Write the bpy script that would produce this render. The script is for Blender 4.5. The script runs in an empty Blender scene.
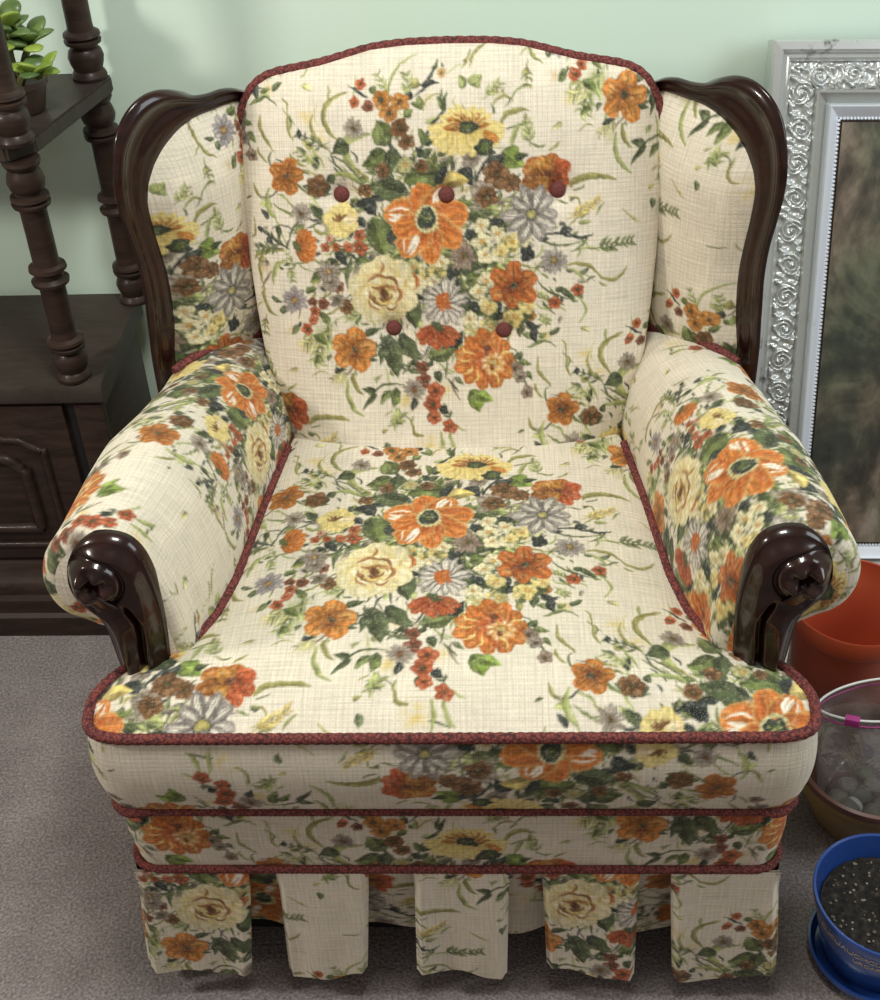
import bpy, bmesh, math, random
import numpy as np
from mathutils import Vector, Matrix
random.seed(5)
SC = bpy.context.scene
LINK = SC.collection.objects.link

# ---------------------------------------------------------------- helpers
def thing(name, label, cat, loc=(0, 0, 0), rz=0.0, group=None, kind=None):
    o = bpy.data.objects.new(name, None); LINK(o)
    o.location = loc; o.rotation_euler = (0, 0, rz); o.empty_display_size = .05
    return tag(o, label, cat, group, kind)

def tag(o, label=None, cat=None, group=None, kind=None):
    if label: o['label'] = label
    if cat: o['category'] = cat
    if group: o['group'] = group
    if kind: o['kind'] = kind
    return o

def mesh_obj(name, V, F, mat, parent=None, smooth=True, uv=None, col=None):
    """V (n,3); F list of faces, or an (m,4) array; uv / col per vertex."""
    me = bpy.data.meshes.new(name)
    V = np.asarray(V, float)
    if isinstance(F, np.ndarray):
        me.vertices.add(len(V)); me.vertices.foreach_set('co', V.astype(np.float32).ravel())
        me.loops.add(F.size); me.loops.foreach_set('vertex_index', F.astype(np.int32).ravel())
        me.polygons.add(len(F)); me.polygons.foreach_set('loop_start', np.arange(0, F.size, 4, dtype=np.int32))
        me.polygons.foreach_set('loop_total', np.full(len(F), 4, np.int32))
        me.update(calc_edges=True); me.validate()
    else:
        me.from_pydata(V.tolist(), [], F)
    me.polygons.foreach_set('use_smooth', np.full(len(me.polygons), smooth))
    if uv is not None:
        lay = me.uv_layers.new(name='cloth'); idx = np.empty(len(me.loops), np.int32); me.loops.foreach_get('vertex_index', idx)
        lay.data.foreach_set('uv', np.asarray(uv, np.float32)[idx].ravel())
    if col is not None:
        a = me.color_attributes.new('print', 'FLOAT_COLOR', 'POINT')
        c = np.ones((len(V), 4), np.float32); c[:, :3] = col; a.data.foreach_set('color', c.ravel())
    me.materials.append(mat)
    o = bpy.data.objects.new(name, me); LINK(o)
    if parent is not None: o.parent = parent
    return o

def grid_faces(nu, nv, close_u=False, close_v=False, base=0):
    iu = np.arange(nu if close_u else nu-1); iv = np.arange(nv if close_v else nv-1)
    A, B = np.meshgrid(iu, iv, indexing='ij'); A2 = (A+1) % nu; B2 = (B+1) % nv
    return base+np.stack([A*nv+B, A2*nv+B, A2*nv+B2, A*nv+B2], -1).reshape(-1, 4)

class Cloth:
    """Collects grids of points with cloth coordinates, then links them as one printed-fabric mesh."""
    def __init__(s): s.V, s.F, s.U, s.n = [], [], [], 0
    def add(s, P, U, flip=False, close_v=False):
        nu, nv = P.shape[:2]; f = grid_faces(nu, nv, close_v=close_v, base=s.n)
        if flip: f = f[:, ::-1]
        s.V.append(P.reshape(-1, 3)); s.U.append(U.reshape(-1, 2)); s.F.append(f); s.n += nu*nv
    def build(s, name, parent, mat=None):
        V, U, F = np.concatenate(s.V), np.concatenate(s.U), np.concatenate(s.F)
        return mesh_obj(name, V, np.ascontiguousarray(F), mat or MAT['cloth'], parent, True, U, cloth_linear(U[:, 0], U[:, 1]))

def ss(e0, e1, x):
    t = np.clip((np.asarray(x, float)-e0)/(e1-e0), 0, 1); return t*t*(3-2*t)

def resample(P, n, closed=False):
    P = np.asarray(P, float)
    if closed: P = np.vstack([P, P[:1]])
    d = np.r_[0, np.cumsum(np.linalg.norm(np.diff(P, axis=0), axis=1))]
    t = np.linspace(0, d[-1], n+1)[:-1] if closed else np.linspace(0, d[-1], n)
    return np.stack([np.interp(t, d, P[:, k]) for k in range(P.shape[1])], 1)

def smooth_path(P, n, closed=False):
    """Catmull-Rom through the points, resampled evenly to n."""
    P = np.asarray(P, float)
    Q = np.vstack([P[-1:], P, P[:2]]) if closed else np.vstack([2*P[:1]-P[1:2], P, 2*P[-1:]-P[-2:-1]])
    out = []
    for i in range(1, len(Q)-2):
        t = np.linspace(0, 1, 16, endpoint=False)[:, None]
        p0, p1, p2, p3 = Q[i-1], Q[i], Q[i+1], Q[i+2]
        out.append(.5*((2*p1)+(p2-p0)*t+(2*p0-5*p1+4*p2-p3)*t*t+(3*p1-p0-3*p2+p3)*t**3))
    out = np.vstack(out+([] if closed else [P[-1:]]))
    return resample(out, n, closed)

def tube_data(P, r, k=8, closed=False, caps=True, twist=None):
    """Tube around P (n,3), radius scalar or per point; twist (lobes, turns per metre) gives a laid-cord surface."""
    P = np.asarray(P, float); n = len(P)
    R = np.broadcast_to(np.asarray(r, float), (n,))
    T = np.gradient(P, axis=0)
    if closed: T = np.roll(P, -1, 0)-np.roll(P, 1, 0)
    T /= np.linalg.norm(T, axis=1)[:, None]+1e-12
    up = np.array([0, 0, 1.]) if abs(T[0, 2]) < .9 else np.array([1., 0, 0])
    N = np.empty_like(P); a = up-T[0]*(up@T[0]); N[0] = a/np.linalg.norm(a)
    for i in range(1, n):
        a = N[i-1]-T[i]*(N[i-1]@T[i]); N[i] = a/(np.linalg.norm(a)+1e-12)
    B = np.cross(T, N)
    an = np.arange(k)*2*np.pi/k
    rr = np.repeat(R[:, None], k, 1)
    if twist:
        d = np.r_[0, np.cumsum(np.linalg.norm(np.diff(P, axis=0), axis=1))]
        rr = rr*(1+.16*np.abs(np.sin(.5*twist[0]*(an[None, :])+d[:, None]*twist[1])))
    V = P[:, None]+rr[..., None]*(np.cos(an)[None, :, None]*N[:, None]+np.sin(an)[None, :, None]*B[:, None])
    F = grid_faces(n, k, close_u=closed, close_v=True).tolist()
    V = V.reshape(-1, 3)
    if caps and not closed:
        F.append(list(range(k))[::-1]); F.append(list(range((n-1)*k, n*k)))
    return V, F

def tube(name, P, r, mat, parent=None, k=8, closed=False, twist=None):
    V, F = tube_data(P, r, k, closed, True, twist); return mesh_obj(name, V, F, mat, parent)

class MB:
    """Gathers boxes, lathes, tubes and prisms into one mesh."""
    def __init__(s): s.V, s.F = [], []
    def raw(s, V, F):
        b = len(s.V); s.V += [tuple(map(float, v)) for v in V]; s.F += [[int(i)+b for i in f] for f in F]; return s
    def box(s, x0, x1, y0, y1, z0, z1, bev=.002):
        bm = bmesh.new(); bmesh.ops.create_cube(bm, size=1)
        for v in bm.verts: v.co = Vector(((x0+x1)/2+v.co.x*(x1-x0), (y0+y1)/2+v.co.y*(y1-y0), (z0+z1)/2+v.co.z*(z1-z0)))
        if bev: bmesh.ops.bevel(bm, geom=bm.edges[:], offset=bev, segments=2, affect='EDGES', profile=.6)
        bm.verts.index_update(); s.raw([v.co for v in bm.verts], [[v.index for v in f.verts] for f in bm.faces]); bm.free(); return s
    def lathe(s, prof, cx, cy, k=32, z0=0.0, cap=False):
        prof = np.asarray(prof, float); an = np.arange(k)*2*np.pi/k
        V = np.stack([cx+prof[:, :1]*np.cos(an), cy+prof[:, :1]*np.sin(an), z0+np.repeat(prof[:, 1:], k, 1)], -1).reshape(-1, 3)
        F = grid_faces(len(prof), k, close_v=True)[:, ::-1].tolist()
        if cap and prof[0, 0] > 1e-5: F.append(list(range(k))[::-1])
        if cap and prof[-1, 0] > 1e-5: F.append(list(range((len(prof)-1)*k, len(prof)*k)))
        return s.raw(V, F)
    def tube(s, P, r, k=8): V, F = tube_data(P, r, k); return s.raw(V, F)
    def prism(s, poly, a0, a1, axis='y'):
        """Extrude a polygon given in the other two axes from a0 to a1 along axis."""
        n = len(poly); V = []
        for a in (a0, a1):
            for p, q in poly: V.append((p, a, q) if axis == 'y' else (a, p, q) if axis == 'x' else (p, q, a))
        return s.raw(V, [list(range(n)), list(range(n, 2*n))[::-1]]+[[i, i+n, (i+1) % n+n, (i+1) % n] for i in range(n)])
    def build(s, name, mat, parent=None, smooth=True, edge=35):
        o = mesh_obj(name, s.V, s.F, mat, parent, smooth)
        bm = bmesh.new(); bm.from_mesh(o.data); bmesh.ops.recalc_face_normals(bm, faces=bm.faces[:])
        for e in bm.edges:
            if len(e.link_faces) == 2 and e.calc_face_angle(0) > math.radians(edge): e.smooth = False
        bm.to_mesh(o.data); bm.free(); return o

def copy_tree(o, parent=None):
    c = o.copy(); LINK(c); c.parent = parent
    for ch in list(o.children): copy_tree(ch, c)
    return c

# ---------------------------------------------------------------- materials
def mat_new(name):
    m = bpy.data.materials.new(name); m.use_nodes = True; nt = m.node_tree
    return m, nt, nt.nodes['Principled BSDF']

def nd(nt, t, **kw):
    n = nt.nodes.new(t)
    for k, v in kw.items():
        if k in n.inputs: n.inputs[k].default_value = v
        else: setattr(n, k, v)
    return n

def math_n(nt, op, a, b=None):
    n = nt.nodes.new('ShaderNodeMath'); n.operation = op
    for i, v in enumerate((a, b)):
        if v is None: continue
        if isinstance(v, (int, float)): n.inputs[i].default_value = v
        else: nt.links.new(v, n.inputs[i])
    return n.outputs[0]

def ramp(nt, src, stops):
    r = nt.nodes.new('ShaderNodeValToRGB'); e = r.color_ramp.elements
    while len(e) < len(stops): e.new(.5)
    for el, (p, c) in zip(e, stops): el.position = p; el.color = (*c, 1)
    nt.links.new(src, r.inputs[0]); return r.outputs[0]

def bump(nt, p, h, strength, dist):
    b = nd(nt, 'ShaderNodeBump', Strength=strength, Distance=dist); nt.links.new(h, b.inputs['Height']); nt.links.new(b.outputs[0], p.inputs['Normal'])

def simple(name, color, rough=.5, metal=0.0, spec=.5, noise=None, bumpv=None, coat=0.0):
    m, nt, p = mat_new(name)
    p.inputs['Base Color'].default_value = (*color, 1); p.inputs['Roughness'].default_value = rough
    p.inputs['Metallic'].default_value = metal; p.inputs['Specular IOR Level'].default_value = spec; p.inputs['Coat Weight'].default_value = coat
    p.inputs['Coat Roughness'].default_value = .12
    if noise:
        sc, c2, det = noise
        tc = nd(nt, 'ShaderNodeTexCoord'); n = nd(nt, 'ShaderNodeTexNoise', Scale=sc, Detail=det); nt.links.new(tc.outputs['Object'], n.inputs['Vector'])
        nt.links.new(ramp(nt, n.outputs['Fac'], [(.35, color), (.68, c2)]), p.inputs['Base Color'])
    if bumpv:
        sc, st, ds = bumpv
        tc = nd(nt, 'ShaderNodeTexCoord'); n = nd(nt, 'ShaderNodeTexNoise', Scale=sc, Detail=4.0); nt.links.new(tc.outputs['Object'], n.inputs['Vector'])
        bump(nt, p, n.outputs['Fac'], st, ds)
    return m

def wood(name, dark, light, rough, scale=(2, 2, 14), coat=.3, axis_noise=9.0):
    m, nt, p = mat_new(name)
    tc = nd(nt, 'ShaderNodeTexCoord'); mp = nd(nt, 'ShaderNodeMapping'); mp.inputs['Scale'].default_value = scale
    nt.links.new(tc.outputs['Object'], mp.inputs['Vector'])
    n = nd(nt, 'ShaderNodeTexNoise', Scale=axis_noise, Detail=6.0, Roughness=.62); n.inputs['Distortion'].default_value = .6
    nt.links.new(mp.outputs[0], n.inputs['Vector'])
    nt.links.new(ramp(nt, n.outputs['Fac'], [(.3, dark), (.7, light)]), p.inputs['Base Color'])
    p.inputs['Roughness'].default_value = rough; p.inputs['Coat Weight'].default_value = coat; p.inputs['Coat Roughness'].default_value = .07; p.inputs['Specular IOR Level'].default_value = .22
    bump(nt, p, n.outputs['Fac'], .08, .002)
    return m

def cloth_mat():
    m, nt, p = mat_new('printed_weave')
    at = nd(nt, 'ShaderNodeAttribute', attribute_name='print'); uv = nd(nt, 'ShaderNodeUVMap', uv_map='cloth')
    ns = nd(nt, 'ShaderNodeTexNoise', Scale=60.0, Detail=2.0); nt.links.new(uv.outputs[0], ns.inputs['Vector'])
    wob = math_n(nt, 'MULTIPLY', ns.outputs['Fac'], .0022)
    sx = nd(nt, 'ShaderNodeSeparateXYZ'); nt.links.new(uv.outputs[0], sx.inputs[0])
    def lines(src, per, pw):
        s = math_n(nt, 'ADD', src, wob)
        c = math_n(nt, 'COSINE', math_n(nt, 'MULTIPLY', s, 2*math.pi/per))
        return math_n(nt, 'POWER', math_n(nt, 'ADD', math_n(nt, 'MULTIPLY', c, .5), .5), pw)
    gx, gy = lines(sx.outputs[0], .0056, 5.0), lines(sx.outputs[1], .0056, 5.0)
    fx, fy = lines(sx.outputs[0], .0014, 1.0), lines(sx.outputs[1], .0014, 1.0)
    grid = math_n(nt, 'MAXIMUM', gx, gy)
    blot = nd(nt, 'ShaderNodeTexNoise', Scale=420.0, Detail=2.0); nt.links.new(uv.outputs[0], blot.inputs['Vector'])
    gm = math_n(nt, 'MULTIPLY', grid, math_n(nt, 'MULTIPLY', blot.outputs['Fac'], .50))
    mx = nd(nt, 'ShaderNodeMix', data_type='RGBA', blend_type='MULTIPLY'); nt.links.new(gm, mx.inputs[0])
    nt.links.new(at.outputs['Color'], mx.inputs[6]); mx.inputs[7].default_value = (.70, .58, .50, 1)
    # short slubs of bare yarn that took less ink
    mx2 = nd(nt, 'ShaderNodeMix', data_type='RGBA'); mx2.inputs[7].default_value = (.66, .60, .47, 1)
    sl = nd(nt, 'ShaderNodeTexNoise', Scale=900.0, Detail=1.0); nt.links.new(uv.outputs[0], sl.inputs['Vector'])
    sf = nd(nt, 'ShaderNodeMapRange'); sf.inputs[1].default_value = .55; sf.inputs[2].default_value = .8; sf.inputs[3].default_value = 0; sf.inputs[4].default_value = .34
    nt.links.new(sl.outputs['Fac'], sf.inputs[0]); nt.links.new(sf.outputs[0], mx2.inputs[0]); nt.links.new(mx.outputs[2], mx2.inputs[6])
    # individual yarns differ a little, both ways of the weave
    yarn = None
    for sc in ((620, 22, 1), (22, 620, 1)):
        mp = nd(nt, 'ShaderNodeMapping'); mp.inputs['Scale'].default_value = sc; nt.links.new(uv.outputs[0], mp.inputs['Vector'])
        yn = nd(nt, 'ShaderNodeTexNoise', Scale=1.0, Detail=1.0); nt.links.new(mp.outputs[0], yn.inputs['Vector'])
        yarn = yn.outputs['Fac'] if yarn is None else math_n(nt, 'ADD', yarn, yn.outputs['Fac'])
    yr = nd(nt, 'ShaderNodeMapRange'); yr.inputs[1].default_value = .65; yr.inputs[2].default_value = 1.35; yr.inputs[3].default_value = .84; yr.inputs[4].default_value = 1.12
    nt.links.new(yarn, yr.inputs[0])
    hs = nd(nt, 'ShaderNodeHueSaturation'); nt.links.new(yr.outputs[0], hs.inputs['Value']); nt.links.new(mx2.outputs[2], hs.inputs['Color'])
    nt.links.new(hs.outputs[0], p.inputs['Base Color'])
    p.inputs['Roughness'].default_value = .92; p.inputs['Specular IOR Level'].default_value = .15; p.inputs['Sheen Weight'].default_value = .08
    h = math_n(nt, 'ADD', math_n(nt, 'MULTIPLY', math_n(nt, 'ADD', fx, fy), .3), math_n(nt, 'MULTIPLY', grid, -.6))
    bump(nt, p, h, .35, .0008)
    return m

def welt_mat():
    m, nt, p = mat_new('rust_welt')
    tc = nd(nt, 'ShaderNodeTexCoord'); v = nd(nt, 'ShaderNodeTexVoronoi', Scale=330.0); nt.links.new(tc.outputs['Object'], v.inputs['Vector'])
    nt.links.new(ramp(nt, v.outputs['Distance'], [(.05, (.28, .070, .048)), (.45, (.15, .030, .026)), (.8, (.045, .010, .012))]), p.inputs['Base Color'])
    p.inputs['Roughness'].default_value = .85; bump(nt, p, v.outputs['Distance'], .6, -.0012)
    return m

def carpet_mat():
    m, nt, p = mat_new('carpet_pile')
    tc = nd(nt, 'ShaderNodeTexCoord')
    a = nd(nt, 'ShaderNodeTexNoise', Scale=260.0, Detail=3.0); b = nd(nt, 'ShaderNodeTexNoise', Scale=14.0, Detail=4.0)
    for n in (a, b): nt.links.new(tc.outputs['Object'], n.inputs['Vector'])
    f = math_n(nt, 'ADD', math_n(nt, 'MULTIPLY', a.outputs['Fac'], .75), math_n(nt, 'MULTIPLY', b.outputs['Fac'], .25))
    nt.links.new(ramp(nt, f, [(.34, (.15, .127, .124)), (.5, (.240, .210, .205)), (.66, (.36, .325, .318))]), p.inputs['Base Color'])
    p.inputs['Roughness'].default_value = .97; p.inputs['Specular IOR Level'].default_value = .05
    bump(nt, p, a.outputs['Fac'], .8, .004)
    return m

def canvas_mat():
    m, nt, p = mat_new('old_landscape_paint')
    tc = nd(nt, 'ShaderNodeTexCoord'); mp = nd(nt, 'ShaderNodeMapping'); mp.inputs['Scale'].default_value = (1, 1, .7); nt.links.new(tc.outputs['Object'], mp.inputs['Vector'])
    a = nd(nt, 'ShaderNodeTexNoise', Scale=7.0, Detail=7.0, Roughness=.65); b = nd(nt, 'ShaderNodeTexNoise', Scale=38.0, Detail=5.0); c = nd(nt, 'ShaderNodeTexNoise', Scale=3.5, Detail=3.0)
    a.inputs['Distortion'].default_value = 1.2
    for n in (a, b, c): nt.links.new(mp.outputs[0], n.inputs['Vector'])
    f = math_n(nt, 'ADD', math_n(nt, 'MULTIPLY', a.outputs['Fac'], .7), math_n(nt, 'MULTIPLY', b.outputs['Fac'], .3))
    c1 = ramp(nt, f, [(.36, (.016, .015, .013)), (.46, (.060, .048, .034)), (.55, (.145, .108, .076)), (.64, (.26, .21, .16)), (.8, (.38, .34, .29))])
    c2 = ramp(nt, f, [(.36, (.012, .015, .014)), (.5, (.040, .048, .032)), (.6, (.11, .115, .07)), (.74, (.20, .19, .14))])
    mx = nd(nt, 'ShaderNodeMix', data_type='RGBA'); nt.links.new(ramp(nt, c.outputs['Fac'], [(.45, (0, 0, 0)), (.58, (1, 1, 1))]), mx.inputs[0])
    nt.links.new(c1, mx.inputs[6]); nt.links.new(c2, mx.inputs[7]); nt.links.new(mx.outputs[2], p.inputs['Base Color'])
    p.inputs['Roughness'].default_value = .42; bump(nt, p, b.outputs['Fac'], .35, .003)
    return m

def silver_mat(name, base, dirt, rough, metal):
    m, nt, p = mat_new(name)
    tc = nd(nt, 'ShaderNodeTexCoord'); n = nd(nt, 'ShaderNodeTexNoise', Scale=26.0, Detail=6.0, Roughness=.7); nt.links.new(tc.outputs['Object'], n.inputs['Vector'])
    nt.links.new(ramp(nt, n.outputs['Fac'], [(.30, dirt), (.42, base), (1, base)]), p.inputs['Base Color'])
    p.inputs['Metallic'].default_value = metal; p.inputs['Roughness'].default_value = rough
    return m

def bag_mat():
    m, nt, p = mat_new('clear_plastic_film')
    out = nt.nodes['Material Output']
    tr = nd(nt, 'ShaderNodeBsdfTransparent'); tr.inputs[0].default_value = (.86, .86, .86, 1)
    gl = nd(nt, 'ShaderNodeBsdfGlossy', Roughness=.12); df = nd(nt, 'ShaderNodeBsdfDiffuse'); df.inputs[0].default_value = (.55, .53, .52, 1)
    tc = nd(nt, 'ShaderNodeTexCoord'); n = nd(nt, 'ShaderNodeTexNoise', Scale=22.0, Detail=3.0); n.inputs['Distortion'].default_value = 1.0; nt.links.new(tc.outputs['Object'], n.inputs['Vector'])
    b = nd(nt, 'ShaderNodeBump', Strength=.9, Distance=.012); nt.links.new(n.outputs['Fac'], b.inputs['Height']); nt.links.new(b.outputs[0], gl.inputs['Normal'])
    m1 = nd(nt, 'ShaderNodeMixShader', Fac=.20); nt.links.new(tr.outputs[0], m1.inputs[1]); nt.links.new(df.outputs[0], m1.inputs[2])
    m2 = nd(nt, 'ShaderNodeMixShader', Fac=.20); nt.links.new(m1.outputs[0], m2.inputs[1]); nt.links.new(gl.outputs[0], m2.inputs[2])
    nt.links.new(m2.outputs[0], out.inputs[0]); nt.nodes.remove(p)
    return m

def soil_mat():
    m, nt, p = mat_new('potting_soil')
    tc = nd(nt, 'ShaderNodeTexCoord'); n = nd(nt, 'ShaderNodeTexNoise', Scale=120.0, Detail=4.0); nt.links.new(tc.outputs['Object'], n.inputs['Vector'])
    nt.links.new(ramp(nt, n.outputs['Fac'], [(.35, (.005, .004, .003)), (.6, (.020, .016, .012)), (.75, (.065, .052, .040))]), p.inputs['Base Color'])
    p.inputs['Roughness'].default_value = .95; bump(nt, p, n.outputs['Fac'], 1.0, .004)
    return m

MAT = {}
MAT['cloth'] = cloth_mat(); MAT['welt'] = welt_mat(); MAT['carpet'] = carpet_mat(); MAT['canvas'] = canvas_mat(); MAT['bag'] = bag_mat(); MAT['soil'] = soil_mat()
MAT['wall'] = simple('mint_wall_paint', (.68, .84, .72), .6, bumpv=(180, .06, .001), noise=(3.0, (.71, .85, .735), 2.0))
MAT['mahogany'] = wood('mahogany_show_wood', (.010, .004, .003), (.028, .009, .006), .25, (3, 3, 9), .5, 6.0)
MAT['walnut'] = wood('dark_walnut_stain', (.020, .012, .009), (.050, .030, .023), .42, (3, 3, 16), .05, 5.0)
MAT['walnut_flat'] = wood('dark_walnut_top', (.034, .027, .021), (.056, .044, .036), .45, (3, 14, 3), .0, 5.0)
MAT['button'] = simple('button_cloth', (.10, .022, .020), .85, bumpv=(700, .8, .001), noise=(500, (.17, .045, .035), 2.0))
MAT['black'] = simple('black_gap', (.006, .005, .005), .7)
MAT['silver'] = silver_mat('tarnished_silver_leaf', (.62, .64, .63), (.12, .105, .09), .32, .60)
MAT['silver_hi'] = silver_mat('silver_white_liner', (.74, .78, .84), (.60, .62, .64), .35, .25)
MAT['silver_cove'] = silver_mat('silver_cove', (.46, .47, .43), (.38, .38, .34), .36, .55)
MAT['terracotta'] = simple('terracotta_plastic', (.41, .066, .025), .38, noise=(8, (.35, .055, .023), 2.0))
MAT['tan'] = simple('tan_glaze', (.30, .19, .075), .45, noise=(9, (.24, .15, .065), 3.0))
MAT['rimbrown'] = simple('brown_rim_glaze', (.16, .075, .055), .4, noise=(20, (.11, .05, .04), 3.0))
MAT['blue'] = simple('cobalt_glaze', (.020, .070, .30), .22, noise=(7, (.014, .05, .23), 2.0), coat=.4)
MAT['cream_ink'] = simple('cream_glaze_marks', (.42, .36, .30), .5)
MAT['perlite'] = simple('perlite', (.30, .26, .20), .9, noise=(90, (.10, .08, .055), 2.0))
MAT['zip'] = simple('zip_white', (.70, .69, .68), .35); MAT['zip_pink'] = simple('zip_magenta', (.36, .03, .20), .4)
MAT['stone'] = simple('pebble_grey', (.12, .12, .10), .7, noise=(40, (.24, .245, .20), 3.0)); MAT['stone_green'] = simple('pebble_green', (.075, .095, .062), .6, noise=(30, (.11, .13, .085), 3.0)); MAT['stone_pale'] = simple('pebble_pale', (.44, .44, .40), .6)
MAT['leaf'] = simple('jade_leaf', (.06, .11, .035), .35, noise=(24, (.14, .21, .06), 2.0)); MAT['leaf_lime'] = simple('jade_leaf_lime', (.20, .31, .04), .35, noise=(24, (.34, .42, .08), 2.0)); MAT['stem'] = simple('jade_stem', (.13, .13, .05), .6)
MAT['brownpot'] = simple('brown_clay_pot', (.055, .032, .023), .5, noise=(20, (.075, .045, .032), 3.0))
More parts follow.
